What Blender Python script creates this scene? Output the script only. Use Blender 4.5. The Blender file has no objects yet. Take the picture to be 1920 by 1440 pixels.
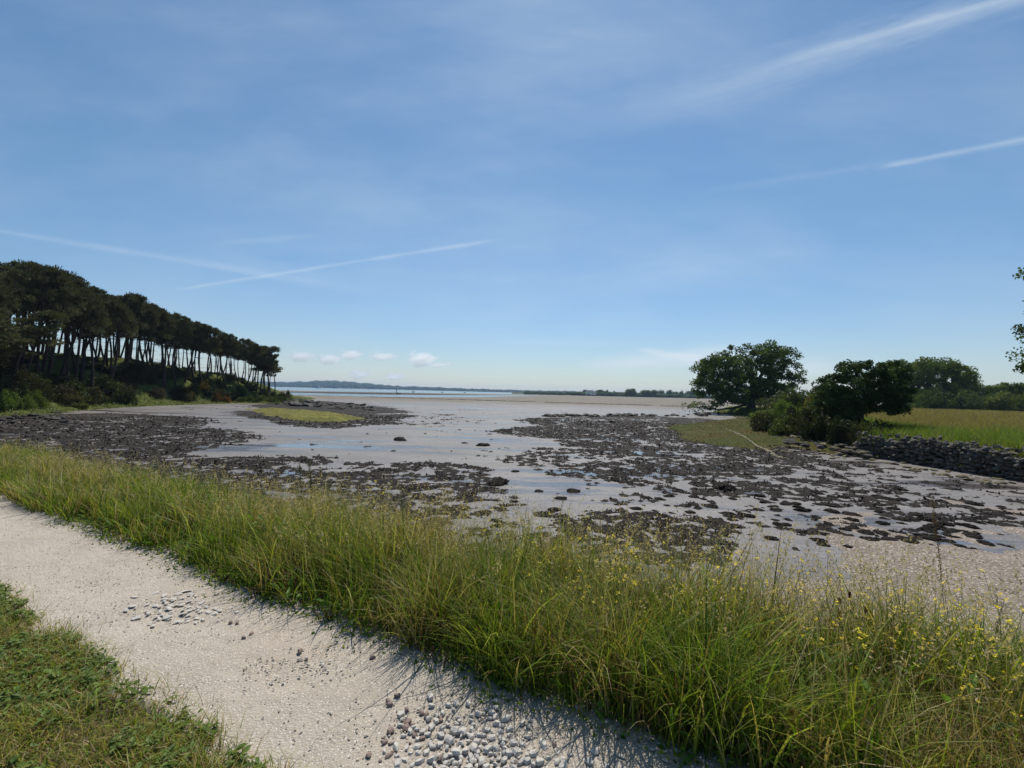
import bpy, bmesh, math, random
import numpy as np
from mathutils import Vector, Matrix, Euler
rnd = random.Random(7)
R = np.random.default_rng(11)
sc = bpy.context.scene
COL = sc.collection
rad = math.radians

# ------------------------------------------------------------------ camera
F = 850.0                       # focal length in pixels of the 1920 wide photograph
CAMZ = 1.6
cam_d = bpy.data.cameras.new('camera'); cam = bpy.data.objects.new('camera', cam_d); COL.objects.link(cam)
cam_d.sensor_width = 36; cam_d.lens = 36*F/1920; cam_d.clip_start = 0.05; cam_d.clip_end = 60000
CM = Matrix.Rotation(rad(90)+math.atan(15/F), 3, 'X') @ Matrix.Rotation(rad(1.37), 3, 'Z')
cam.location = (0, 0, CAMZ); cam.rotation_euler = CM.to_euler(); sc.camera = cam
def ray(px, py):
    return CM @ Vector(((px-960)/F, -(py-720)/F, -1))
def G(px, py, z=-1.0):
    v = ray(px, py); t = (z-CAMZ)/v.z
    return (v.x*t, v.y*t)
def at(px, py, Y):
    v = ray(px, py); t = Y/v.y
    return (v.x*t, Y, CAMZ+v.z*t)

# ------------------------------------------------------------------ noise
_p = np.random.default_rng(3).permutation(4096).astype(np.int64)
_g = np.random.default_rng(4).uniform(0, 2*math.pi, 4096)
def pn(x, y, seed=0):
    x = np.asarray(x, float); y = np.asarray(y, float)
    xi = np.floor(x).astype(np.int64); yi = np.floor(y).astype(np.int64)
    xf = x-xi; yf = y-yi
    def gr(a, b):
        h = _p[(_p[(a+seed*37) & 4095]+b) & 4095]; t = _g[h]
        return np.cos(t), np.sin(t)
    u = xf*xf*xf*(xf*(xf*6-15)+10); v = yf*yf*yf*(yf*(yf*6-15)+10)
    def d(a, b, dx, dy):
        cx, sy = gr(a, b); return cx*dx+sy*dy
    n0 = d(xi, yi, xf, yf)*(1-u)+d(xi+1, yi, xf-1, yf)*u
    n1 = d(xi, yi+1, xf, yf-1)*(1-u)+d(xi+1, yi+1, xf-1, yf-1)*u
    return (n0*(1-v)+n1*v)*1.5
def fbm(x, y, o=4, seed=0):
    s = 0; a = 1; t = 0
    for i in range(o):
        s = s+a*pn(x*2**i, y*2**i, seed+i); t += a; a *= .55
    return s/t*1.4
def sstep(a, b, x):
    t = np.clip((x-a)/(b-a), 0, 1); return t*t*(3-2*t)
def sdpoly(P, x, y):
    P = np.array(P, float); n = len(P)
    d = np.full(x.shape, 1e18); ins = np.zeros(x.shape, bool)
    for i in range(n):
        ax, ay = P[i]; bx, by = P[(i+1) % n]
        ex, ey = bx-ax, by-ay; wx, wy = x-ax, y-ay
        t = np.clip((wx*ex+wy*ey)/(ex*ex+ey*ey+1e-12), 0, 1)
        d = np.minimum(d, (wx-ex*t)**2+(wy-ey*t)**2)
        c = ((ay > y) != (by > y)) & (x < (bx-ax)*(y-ay)/(by-ay+1e-15)+ax)
        ins ^= c
    d = np.sqrt(d); return np.where(ins, d, -d)

# ------------------------------------------------------------------ objects
def tag(o, label=None, cat=None, group=None, kind=None):
    if label: o['label'] = label
    if cat: o['category'] = cat
    if group: o['group'] = group
    if kind: o['kind'] = kind
    return o
def mesh_np(name, V, Fq, mat=None, col=None, smooth=False, parent=None, link=True):
    me = bpy.data.meshes.new(name)
    V = np.asarray(V, np.float32).reshape(-1, 3)
    groups = Fq if isinstance(Fq, (list, tuple)) else [Fq]
    groups = [np.asarray(g, np.int32) for g in groups if len(g)]
    nl = sum(g.size for g in groups); nf = sum(len(g) for g in groups)
    me.vertices.add(len(V)); me.vertices.foreach_set('co', V.ravel())
    me.loops.add(nl); me.polygons.add(nf)
    me.loops.foreach_set('vertex_index', np.concatenate([g.ravel() for g in groups]))
    tot = np.concatenate([np.full(len(g), g.shape[1], np.int32) for g in groups])
    st = np.concatenate([[0], np.cumsum(tot)[:-1]]).astype(np.int32)
    me.polygons.foreach_set('loop_start', st)
    try: me.polygons.foreach_set('loop_total', tot)
    except Exception: pass
    me.polygons.foreach_set('use_smooth', np.full(nf, bool(smooth)))
    me.update(calc_edges=True); me.validate()
    if col is not None:
        c = np.ones((len(V), 4), np.float32); c[:, :3] = col
        a = me.color_attributes.new('col', 'FLOAT_COLOR', 'POINT'); a.data.foreach_set('color', c.ravel())
    if mat: me.materials.append(mat)
    if not link: return me
    return link_obj(name, me, parent)
def link_obj(name, me, parent=None):
    o = bpy.data.objects.new(name, me); COL.objects.link(o)
    if parent: o.parent = parent
    return o
def copy_tree(o, parent=None):
    c = o.copy(); COL.objects.link(c)
    if parent: c.parent = parent
    for ch in [k for k in o.children]: copy_tree(ch, c)
    return c
def empty(name, loc):
    o = bpy.data.objects.new(name, None); COL.objects.link(o); o.location = loc; o.empty_display_size = .1
    return o
class Acc:
    def __init__(s): s.V = []; s.Q = []; s.T = []; s.C = []; s.n = 0
    def add(s, V, Q=None, T=None, C=None):
        V = np.asarray(V, float).reshape(-1, 3)
        if Q is not None and len(Q): s.Q.append(np.asarray(Q)+s.n)
        if T is not None and len(T): s.T.append(np.asarray(T)+s.n)
        s.V.append(V)
        if C is not None: s.C.append(np.broadcast_to(np.asarray(C, float), V.shape))
        s.n += len(V)
    def build(s, name, mat, parent=None, smooth=False, link=True):
        f = []
        if s.Q: f.append(np.concatenate(s.Q))
        if s.T: f.append(np.concatenate(s.T))
        return mesh_np(name, np.concatenate(s.V), f, mat, np.concatenate(s.C) if s.C else None, smooth, parent, link)
def tube(A, pts, rr, k=6, C=None):
    pts = np.asarray(pts, float); n = len(pts)
    T = np.gradient(pts, axis=0); T /= np.linalg.norm(T, axis=1)[:, None]+1e-9
    up = np.where(np.abs(T[:, 2:3]) > .9, [[1., 0, 0]], [[0, 0, 1.]])
    X = np.cross(T, up); X /= np.linalg.norm(X, axis=1)[:, None]+1e-9; Y = np.cross(T, X)
    a = np.linspace(0, 2*math.pi, k, endpoint=False)
    V = pts[:, None]+np.asarray(rr)[:, None, None]*(X[:, None]*np.cos(a)[None, :, None]+Y[:, None]*np.sin(a)[None, :, None])
    i = np.arange(n-1)[:, None]; j = np.arange(k)[None]; j2 = (j+1) % k
    Q = np.stack([i*k+j, i*k+j2, (i+1)*k+j2, (i+1)*k+j], -1).reshape(-1, 4)
    A.add(V, Q, C=C)
def grid_faces(nu, nv, keep=None):
    i = np.arange(nu-1)[:, None]; j = np.arange(nv-1)[None]
    Q = np.stack([i*nv+j, (i+1)*nv+j, (i+1)*nv+j+1, i*nv+j+1], -1).reshape(-1, 4)
    if keep is not None:
        k = keep.ravel(); Q = Q[k[Q].any(axis=1)]
    return Q
def compact(V, Q, C=None):
    u, inv = np.unique(Q, return_inverse=True)
    return V[u], inv.reshape(Q.shape), (C[u] if C is not None else None)
def leafcards(P, L, W, dirs=None, updraft=0.0, rng=R):
    """diamond leaves at points P, length L, width W (arrays)"""
    n = len(P)
    D = rng.normal(size=(n, 3)) if dirs is None else dirs+rng.normal(size=(n, 3))*.35
    D[:, 2] += updraft; D /= np.linalg.norm(D, axis=1)[:, None]
    S = np.cross(D, rng.normal(size=(n, 3))); S /= np.linalg.norm(S, axis=1)[:, None]+1e-9
    N = np.cross(D, S)
    L = np.broadcast_to(L, n)[:, None]; W = np.broadcast_to(W, n)[:, None]
    V = np.stack([P-D*L*.5, P+S*W*.5+N*W*.12-D*L*.05, P+D*L*.5, P-S*W*.5+N*W*.12-D*L*.05], 1)
    Q = np.arange(n*4).reshape(n, 4)
    return V.reshape(-1, 3), Q

# ------------------------------------------------------------------ materials
def mat(name):
    m = bpy.data.materials.new(name); m.use_nodes = True
    nt = m.node_tree; nt.nodes.clear()
    out = nt.nodes.new('ShaderNodeOutputMaterial')
    return m, nt, out
class NT:
    def __init__(s, nt): s.nt = nt; s.N = nt.nodes; s.L = nt.links
    def set(s, sock, v):
        if isinstance(v, bpy.types.NodeSocket): s.L.new(v, sock)
        elif v is not None:
            if isinstance(v, (tuple, list)) and len(v) == 3 and sock.type == 'RGBA': v = (*v, 1)
            sock.default_value = v
    def noise(s, scale, detail=4, rough=.6, vec=None, dist=0.0, out='Fac'):
        n = s.N.new('ShaderNodeTexNoise'); n.inputs['Scale'].default_value = scale; n.inputs['Detail'].default_value = detail
        n.inputs['Roughness'].default_value = rough; n.inputs['Distortion'].default_value = dist
        if vec is not None: s.L.new(vec, n.inputs['Vector'])
        return n.outputs[out]
    def voro(s, scale, vec=None, feat='F1', out='Distance', rand=1.0):
        n = s.N.new('ShaderNodeTexVoronoi'); n.feature = feat; n.inputs['Scale'].default_value = scale
        n.inputs['Randomness'].default_value = rand
        if vec is not None: s.L.new(vec, n.inputs['Vector'])
        return n.outputs[out]
    def math(s, op, a, b=None, c=None, clamp=False):
        n = s.N.new('ShaderNodeMath'); n.operation = op; n.use_clamp = clamp
        s.set(n.inputs[0], a); s.set(n.inputs[1], b)
        if c is not None: s.set(n.inputs[2], c)
        return n.outputs[0]
    def mr(s, v, a, b, c=0.0, d=1.0, smooth=False):
        n = s.N.new('ShaderNodeMapRange'); n.interpolation_type = 'SMOOTHSTEP' if smooth else 'LINEAR'
        s.set(n.inputs['Value'], v)
        for k, x in zip(('From Min', 'From Max', 'To Min', 'To Max'), (a, b, c, d)): s.set(n.inputs[k], x)
        return n.outputs[0]
    def mix(s, f, a, b, mode='MIX'):
        n = s.N.new('ShaderNodeMix'); n.data_type = 'RGBA'; n.blend_type = mode
        s.set(n.inputs[0], f); s.set(n.inputs[6], a); s.set(n.inputs[7], b)
        return n.outputs[2]
    def pos(s): return s.N.new('ShaderNodeNewGeometry').outputs['Position']
    def obj(s): return s.N.new('ShaderNodeTexCoord').outputs['Object']
    def sep(s, v):
        n = s.N.new('ShaderNodeSeparateXYZ'); s.L.new(v, n.inputs[0]); return n.outputs
    def mapping(s, v, scale=(1, 1, 1), rot=(0, 0, 0), loc=(0, 0, 0)):
        n = s.N.new('ShaderNodeMapping'); s.L.new(v, n.inputs[0])
        n.inputs['Scale'].default_value = scale; n.inputs['Rotation'].default_value = rot; n.inputs['Location'].default_value = loc
        return n.outputs[0]
    def attr(s, name='col'):
        n = s.N.new('ShaderNodeAttribute'); n.attribute_name = name; return n.outputs['Color']
    def bump(s, h, strength=.5, dist=.02, nrm=None):
        n = s.N.new('ShaderNodeBump'); n.inputs['Strength'].default_value = strength; n.inputs['Distance'].default_value = dist
        s.L.new(h, n.inputs['Height'])
        if nrm is not None: s.L.new(nrm, n.inputs['Normal'])
        return n.outputs[0]
    def bsdf(s, color, rough=.8, spec=.3, nrm=None):
        n = s.N.new('ShaderNodeBsdfPrincipled'); s.set(n.inputs['Base Color'], color); s.set(n.inputs['Roughness'], rough)
        s.set(n.inputs['Specular IOR Level'], spec)
        if nrm is not None: s.L.new(nrm, n.inputs['Normal'])
        return n.outputs[0]
    def out(s, sh, o): s.L.new(sh, o.inputs['Surface'])
def leaf_mat(name, c1, c2, nscale=.5, trans=.35, use_obj=False, use_attr=False, rough=.55, spec=.12):
    m, nt, o = mat(name); t = NT(nt)
    if use_attr: c = t.attr()
    else:
        n = t.noise(nscale, 3, .6, t.obj())
        c = t.mix(t.mr(n, .35, .65), c1, c2)
        if use_obj:
            oi = t.N.new('ShaderNodeObjectInfo'); c = t.mix(1.0, c, oi.outputs['Color'], 'MULTIPLY')
    b = t.bsdf(c, rough, spec)
    tr = t.N.new('ShaderNodeBsdfTranslucent')
    ct = t.mix(1.0, c, (1.25, 1.3, .55), 'MULTIPLY'); t.L.new(ct, tr.inputs['Color'])
    mx = t.N.new('ShaderNodeMixShader'); mx.inputs[0].default_value = trans
    t.L.new(b, mx.inputs[1]); t.L.new(tr.outputs[0], mx.inputs[2]); t.out(mx.outputs[0], o)
    return m
def plain(name, c1, c2, scale, rough=.85, spec=.2, bstr=.4, bdist=.02, coord='obj', det=5):
    m, nt, o = mat(name); t = NT(nt); v = t.obj() if coord == 'obj' else t.pos()
    n = t.noise(scale, det, .65, v); n2 = t.noise(scale*4.3, 4, .6, v)
    c = t.mix(t.mr(n, .3, .7), c1, c2)
    t.out(t.bsdf(c, rough, spec, t.bump(n2, bstr, bdist)), o); return m

M = {}
M['grass'] = leaf_mat('grass_blades', None, None, use_attr=True, trans=.36, rough=.5, spec=.14)
M['oak_leaf'] = leaf_mat('oak_leaves', (.030, .055, .015), (.10, .15, .03), .5, .32)
M['oak_dark'] = leaf_mat('dark_oak_leaves', (.022, .042, .014), (.07, .11, .03), .7, .28)
M['pine'] = leaf_mat('pine_needles', (.055, .06, .028), (.135, .13, .065), .4, .15, rough=.7, spec=.15)
M['hedge_leaf'] = leaf_mat('hedge_leaves', (.05, .085, .016), (.15, .19, .036), .25, .3)
M['shrub'] = leaf_mat('shrub_leaves', (.55, .55, .55), (1.2, 1.2, 1.1), .7, .28, use_obj=True)
M['bark'] = plain('oak_bark', (.035, .03, .026), (.09, .08, .07), 3)
M['pbark'] = plain('pine_bark', (.03, .022, .018), (.08, .06, .05), 3)
M['stone'] = plain('grey_stone', (.39, .365, .33), (.58, .55, .50), 18, .95, .1, .25, .003)
M['brownstone'] = plain('brown_stone', (.16, .12, .105), (.30, .23, .20), 22, .9, .2, .3, .004)
def mat_mud():
    m, nt, o = mat('wet_mud'); t = NT(nt); P = t.pos(); x, y, z = t.sep(P)
    big = t.noise(.06, 4, .6, t.mapping(P, (1, .8, 1)))
    mid = t.noise(.45, 5, .65, t.mapping(P, (.6, 1.2, 1)))
    fine = t.noise(5.0, 6, .7, P)
    far = t.mr(t.math('ADD', y, t.math('MULTIPLY', t.math('SUBTRACT', big, .5), 70)), 75, 115)
    mud = t.mix(t.mr(mid, .3, .7), (.115, .105, .10), (.215, .197, .187))
    sand = t.mix(t.mr(mid, .35, .65), (.175, .152, .112), (.24, .21, .158))
    c = t.mix(far, mud, sand)
    st = t.noise(.5, 6, .7, t.mapping(P, (.12, 1.0, 1), (0, 0, .12)))
    c = t.mix(t.mr(st, .54, .70, 0, .75), c, (.09, .08, .075))
    st2 = t.noise(1.6, 6, .75, t.mapping(P, (.25, 1.0, 1), (0, 0, -.1)))
    c = t.mix(t.mr(st2, .55, .72, 0, .6), c, (.10, .09, .085))
    fl = t.noise(7, 5, .8, t.mapping(P, (.5, 1, 1)))
    c = t.mix(t.math('MULTIPLY', t.mr(fl, .55, .62, 0, .8), t.mr(st, .35, .55)), c, (.035, .03, .025))
    # reddish tint of the drier mud near the left shore
    c = t.mix(t.mr(t.noise(.12, 3, .5, P), .55, .75, 0, .35), c, (.33, .235, .18))
    c = t.mix(t.mr(fine, .25, .75, .0, .45), c, (.16, .14, .125))
    # shells and little stones
    vo = t.voro(17, P, out='Color'); vd = t.voro(17, P)
    sel = t.math('GREATER_THAN', t.sep(vo)[0], .8)
    sh = t.math('MULTIPLY', sel, t.math('LESS_THAN', vd, .28))
    c = t.mix(t.math('MULTIPLY', sh, .45), c, (.50, .47, .43))
    sel2 = t.math('MULTIPLY', t.math('LESS_THAN', t.sep(vo)[0], .22), t.math('LESS_THAN', vd, .35))
    c = t.mix(t.math('MULTIPLY', sel2, .8), c, (.05, .045, .04))
    wet = t.mr(t.noise(.35, 6, .7, t.mapping(P, (.35, 1.8, 1), (0, 0, .2), (7, 3, 0))), .49, .62, 0, 1, True)
    wet = t.math('MULTIPLY', wet, t.mr(big, .30, .50))
    c = t.mix(wet, c, t.mix(1, c, (.62, .62, .66), 'MULTIPLY'))
    r = t.mr(wet, 0, 1, .58, .10)
    h = t.math('ADD', t.noise(2.2, 6, .7, t.mapping(P, (1, 1.5, 1))), t.math('MULTIPLY', fine, .4))
    dry = t.mr(wet, 0, 1, .45, .06)
    b = t.N.new('ShaderNodeBump'); b.inputs['Distance'].default_value = .05; t.L.new(h, b.inputs['Height']); t.L.new(dry, b.inputs['Strength'])
    r = t.math("ADD", t.math("MULTIPLY", r, t.math("SUBTRACT", 1.0, far)), t.math("MULTIPLY", far, .75)); sp_ = t.mr(far, 0, 1, .42, .10)
    t.out(t.bsdf(c, r, sp_, b.outputs[0]), o); return m
M['mud'] = mat_mud()
def mat_seaweed(name, a, b, c3, spec=.12, ns=1.2):
    m, nt, o = mat(name); t = NT(nt); P = t.pos()
    n = t.noise(ns, 5, .75, t.mapping(P, (.5, 1.3, 1))); f = t.noise(14*ns/1.2, 6, .8, P); v = t.voro(22, P)
    c = t.mix(t.mr(n, .3, .7), a, b); c = t.mix(t.mr(f, .5, .75, 0, .8), c, c3)
    h = t.math('ADD', f, t.math('MULTIPLY', v, -.6))
    t.out(t.bsdf(c, .75, spec, t.bump(h, 1.0, .09)), o); return m
M['weed'] = mat_seaweed('brown_seaweed', (.018, .015, .013), (.050, .040, .031), (.10, .08, .055))
M['algae'] = mat_seaweed('green_algae', (.09, .09, .02), (.28, .26, .06), (.05, .045, .02), .1, .55)
M['marsh'] = mat_seaweed('salt_marsh', (.055, .085, .018), (.11, .07, .025), (.12, .15, .04), .05, .4)
def mat_ground():
    m, nt, o = mat('shore_soil'); t = NT(nt); P = t.pos(); a = t.sep(t.attr())
    n = t.noise(1.5, 5, .7, P); f = t.noise(30, 4, .7, P)
    soil = t.mix(t.mr(n, .3, .7), (.05, .045, .02), (.10, .075, .04))
    vo = t.voro(26, P, out='Color'); vd = t.voro(26, P); s = t.sep(vo)
    sh = t.mix(t.mr(n, .3, .7), (.19, .155, .125), (.28, .235, .19))
    sh = t.mix(t.mr(f, .35, .7, 0, .5), sh, (.15, .12, .10))
    sh = t.mix(t.math('MULTIPLY', t.math('GREATER_THAN', s[0], .62), t.math('LESS_THAN', vd, .42)), sh, (.46, .40, .34))
    sh = t.mix(t.math('MULTIPLY', t.math('LESS_THAN', s[0], .2), t.math('LESS_THAN', vd, .42)), sh, (.10, .08, .07))
    k = t.mr(t.math('ADD', a[0], t.math('MULTIPLY', t.math('SUBTRACT', n, .5), .5)), .35, .65)
    c = t.mix(k, soil, sh)
    h = t.math('ADD', f, vd)
    t.out(t.bsdf(c, .85, .25, t.bump(h, .8, .02)), o); return m
M['ground'] = mat_ground()
def mat_path():
    m, nt, o = mat('crushed_stone_path'); t = NT(nt); P = t.pos()
    n = t.noise(2.2, 5, .6, P); f = t.noise(60, 4, .8, P)
    c = t.mix(t.mr(n, .3, .7), (.36, .312, .25), (.44, .392, .325))
    c = t.mix(t.mr(t.noise(.9, 3, .5, P), .52, .7, 0, .6), c, (.40, .325, .25))
    for sc_, lo, hi, thr in ((85, (.20, .17, .15), (.66, .62, .56), .36), (190, (.22, .19, .16), (.62, .58, .52), .40)):
        vo = t.voro(sc_, P, out='Color'); vd = t.voro(sc_, P); s = t.sep(vo)
        ins = t.math('LESS_THAN', vd, thr)
        c = t.mix(t.math('MULTIPLY', ins, t.math('GREATER_THAN', s[0], .80)), c, hi)
        c = t.mix(t.math('MULTIPLY', t.math('MULTIPLY', ins, .75), t.math('LESS_THAN', s[0], .09)), c, lo)
    c = t.mix(t.mr(f, .4, .75, 0, .35), c, (.36, .31, .27))
    h = t.math('ADD', t.noise(110, 3, .7, P), t.math('MULTIPLY', t.voro(85, P), .8))
    t.out(t.bsdf(c, .9, .2, t.bump(h, .7, .008)), o); return m
M['path'] = mat_path()
def mat_meadow():
    m, nt, o = mat('meadow_ground'); t = NT(nt); P = t.pos(); a = t.sep(t.attr())
    n = t.noise(.3, 5, .7, P); f = t.noise(4, 5, .8, P)
    c = t.mix(t.mr(n, .3, .7), (.13, .115, .04), (.19, .16, .06))
    g = t.mix(t.mr(n, .3, .7), (.06, .09, .02), (.10, .14, .03))
    c = t.mix(a[0], c, g); c = t.mix(t.mr(f, .35, .7, 0, .6), c, (.06, .055, .02))
    t.out(t.bsdf(c, .95, .05, t.bump(f, .9, .15)), o); return m
M['meadow'] = mat_meadow()
def mat_water():
    m, nt, o = mat('sea_water'); t = NT(nt); P = t.pos()
    h = t.noise(.5, 5, .6, t.mapping(P, (1, 2.5, 1)))
    t.out(t.bsdf((.035, .09, .13), .12, .5, t.bump(h, .5, .25)), o); return m
M['water'] = mat_water()
M['wall'] = plain('lichened_wall_stone', (.03, .027, .024), (.19, .17, .145), 2.5, .9, .2, .6, .03)
M['shore_rock'] = plain('lichen_spotted_rock', (.09, .08, .065), (.24, .20, .10), 2.2, .9, .2, .6, .04)
M['dark_rock'] = plain('seaweed_covered_rock', (.02, .017, .014), (.06, .05, .04), 4, .7, .3, .8, .05)
M['far_leaf'] = plain('distant_trees', (.022, .04, .014), (.05, .075, .022), .25, .95, .05, .6, .6)
M['white'] = plain('white_render', (.75, .75, .73), (.8, .8, .78), 1)
M['slate'] = plain('slate_roof', (.10, .11, .13), (.14, .15, .17), 1)
M['glass'] = plain('dark_glass', (.03, .035, .04), (.04, .045, .05), 1, .2, .5)
M['flower'] = leaf_mat('yellow_petals', (.82, .60, .03), (.88, .74, .12), 5, .4)

# ------------------------------------------------------------------ stones
def hull_stone(seed, n=15, flat=.7):
    r = np.random.default_rng(seed); bm = bmesh.new()
    p = r.normal(size=(n, 3)); p /= np.linalg.norm(p, axis=1)[:, None]; p *= r.uniform(.85, 1.0, (n, 1)); p[:, 2] *= flat; p[:, 0] *= 1.2
    for q in p: bm.verts.new(q)
    g = bmesh.ops.convex_hull(bm, input=bm.verts[:])
    bmesh.ops.delete(bm, geom=[v for v in bm.verts if not v.link_faces], context='VERTS')
    bmesh.ops.triangulate(bm, faces=bm.faces[:])
    bm.verts.index_update()
    V = np.array([v.co[:] for v in bm.verts]); T = np.array([[v.index for v in f.verts] for f in bm.faces]); bm.free()
    return V, T
HULLS = [hull_stone(i) for i in range(14)]
HARD = [hull_stone(60+i, 30, .75) for i in range(8)]
def ang_stone(seed):
    r = np.random.default_rng(seed); k = r.integers(5, 8); th_ = np.sort(r.uniform(0, 2*math.pi, k)+np.arange(k)*.0)+0; th_ = (np.arange(k)+r.uniform(-.3, .3, k))*2*math.pi/k
    ro = r.uniform(.75, 1.1, k); c = np.stack([np.cos(th_)*ro*1.15, np.sin(th_)*ro*.85], 1); t_ = r.uniform(.55, .85); o_ = r.uniform(-.12, .12, 2)
    p = np.concatenate([np.c_[c, r.uniform(-.1, .15, k)], np.c_[c*t_+o_, r.uniform(.45, .75, k)], np.c_[c*.8, np.full(k, -.5)]]); bm = bmesh.new()
    for q in p: bm.verts.new(q)
    bmesh.ops.convex_hull(bm, input=bm.verts[:]); bmesh.ops.delete(bm, geom=[v for v in bm.verts if not v.link_faces], context='VERTS')
    bmesh.ops.triangulate(bm, faces=bm.faces[:]); bm.verts.index_update()
    V = np.array([v.co[:] for v in bm.verts]); T = np.array([[v.index for v in f.verts] for f in bm.faces]); bm.free(); return V, T
def rotm(rng):
    q = rng.normal(size=4); q /= np.linalg.norm(q); w, x, y, z = q
    return np.array([[1-2*(y*y+z*z), 2*(x*y-z*w), 2*(x*z+y*w)], [2*(x*y+z*w), 1-2*(x*x+z*z), 2*(y*z-x*w)], [2*(x*z-y*w), 2*(y*z+x*w), 1-2*(x*x+y*y)]])
def rz(a): c, s = math.cos(a), math.sin(a); return np.array([[c, -s, 0], [s, c, 0], [0, 0, 1]])
ANG = [ang_stone(160+i) for i in range(10)]

# ------------------------------------------------------------------ terrain frames
U = np.array([.883, -.469]); NN = np.array([.469, .883])     # along the path (to the right), across it (towards the sea)
def sn(s, n): return s*U[0]+n*NN[0], s*U[1]+n*NN[1]
def edge_n(s): return 2.22+.09*pn(s*1.1, 0*s+3.3, 5)+.05*pn(s*3.7, 0*s, 6)       # path / tall grass
def edge_l(s): return 1.25+.06*pn(s*1.3, 0*s+9.1, 8)+.03*pn(s*5.1, 0*s, 9)        # lawn / path
def ground_z(s, n):
    right = sstep(-1.5, 3.0, s)
    n0 = 3.45-.25*right; Ls = .75+2.5*right
    z = np.where(n > n0, -(1-np.exp(-(n-n0)/Ls))*(1.10-.045*right), 0.0)
    z = z+.035*fbm(s*.8, n*.8, 3, 21)*sstep(2.4, 3.0, n)
    return z+.14*fbm(s*.45, n*.45, 4, 23)*sstep(5, 8, n)*right-.012
def mud_z(x, y):
    return -1.0+.02*fbm(x*.15, y*.15, 3, 31)
# ground by the path
sa = np.concatenate([np.linspace(-45, -14, 60, endpoint=False), np.linspace(-14, 14, 280), np.linspace(14.5, 40, 40)])
na = np.concatenate([np.linspace(-20, 0, 20, endpoint=False), np.linspace(0, 8, 130, endpoint=False), np.linspace(8, 16, 50)])
S_, N_ = np.meshgrid(sa, na, indexing='ij'); X_, Y_ = sn(S_, N_); Z_ = ground_z(S_, N_)
shell = sstep(3.2, 4.4, N_)*sstep(-2.5, 1.5, S_+.35*(N_-4))
mesh_np('ground', np.stack([X_, Y_, Z_], -1), grid_faces(len(sa), len(na)), M['ground'],
        np.stack([shell.ravel()]*3, -1), True)['kind'] = 'structure'
# path
sa = np.linspace(-16, 6, 1100); na = np.linspace(1.0, 2.6, 110)
S_, N_ = np.meshgrid(sa, na, indexing='ij'); X_, Y_ = sn(S_, N_)
def path_z(s, n):
    z = .004+.014*fbm(s*2, n*2, 3, 41)+.004*fbm(s*14, n*14, 2, 42)
    return z-.05*sstep(0, .25, n-edge_n(s)-.05)-.05*sstep(0, .12, edge_l(s)-.04-n)
mesh_np('path', np.stack([X_, Y_, path_z(S_, N_)], -1), grid_faces(len(sa), len(na)), M['path'], None, True)['kind'] = 'structure'
# mudflat: one disc to the horizon
ra = np.concatenate([[0.01], np.geomspace(3, 9000, 260)]); th = np.linspace(0, 2*math.pi, 541)
Rr, Th = np.meshgrid(ra, th, indexing='ij'); X_ = Rr*np.cos(Th); Y_ = Rr*np.sin(Th)
mesh_np('mudflat', np.stack([X_, Y_, mud_z(X_, Y_)], -1), grid_faces(len(ra), len(th))[:, ::-1], M['mud'], None, True)['kind'] = 'structure'

def polar(r0, r1, a0, a1, nr, nth):
    ra = np.geomspace(r0, r1, nr); th = np.radians(np.linspace(a0, a1, nth))
    Rr, Th = np.meshgrid(ra, th, indexing='ij')
    return Rr*np.sin(Th), Rr*np.cos(Th), Rr
def sheet(name, zf, r0, r1, a0, a1, nr, nth, m, low=-.03, **kw):
    x, y, r = polar(r0, r1, a0, a1, nr, nth)
    z, C = zf(x, y)
    keep = z > mud_z(x, y)+low
    V = np.stack([x, y, z], -1).reshape(-1, 3); Q = grid_faces(nr, nth, keep)
    V, Q, C2 = compact(V, Q, C)
    return tag(mesh_np(name, V, Q, m, C2, True), **kw)
def PW(*pts, z=-1.0): return [G(a, b, z) for a, b in pts]

# ------------------------------------------------------------------ seaweed
POLY = [   # (polygon, bias inside, fine amplitude)
 (PW((-250,778),(60,782),(190,776),(330,785),(345,800),(440,822),(430,832),(300,850),(330,862),(60,850),(-300,870)), .34, 1.0),
 (PW((150,858),(430,866),(520,857),(640,872),(760,872),(880,878),(900,900),(860,930),(800,990),(600,980),(200,930)), .30, 1.0),
 (PW((780,890),(930,905),(960,950),(1100,965),(1160,1030),(900,1030),(800,960)), -.12, 1.0),
 (PW((1090,985),(1170,965),(1300,985),(1330,1035),(1240,1060),(1000,1060)), .42, .8),
 (PW((945,808),(1040,800),(1010,786),(1190,781),(1290,784),(1440,800),(1500,845),(1400,850),(1280,838),(1150,845),(1060,822),(960,812)), .30, 1.0),
 (PW((975,862),(1030,846),(1230,850),(1330,838),(1500,860),(1500,880),(1240,885),(1120,900),(1010,880)), .26, 1.05),
 (PW((1120,895),(1240,880),(1500,870),(1600,872),(1940,930),(1960,985),(1700,975),(1500,935),(1300,925)), .0, 1.3),
 (PW((1130,900),(1300,925),(1520,935),(1760,985),(1560,1000),(1300,970),(1150,940)), -.34, 1.2),
 (PW((555,752),(600,754),(690,764),(735,773),(660,776),(600,768),(560,772),(520,762)), .6, .5),
 (PW((470,772),(520,786),(560,795),(640,799),(705,793),(740,778),(700,780),(560,780)), .45, .7),
 (PW((735,774),(820,776),(900,790),(800,800)), -.45, 1.0),
 (PW((560,735.2),(760,737.5),(1000,740.5),(1010,741.5),(880,741.0),(720,740.6),(540,738.8)), .9, .2),
]
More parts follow.
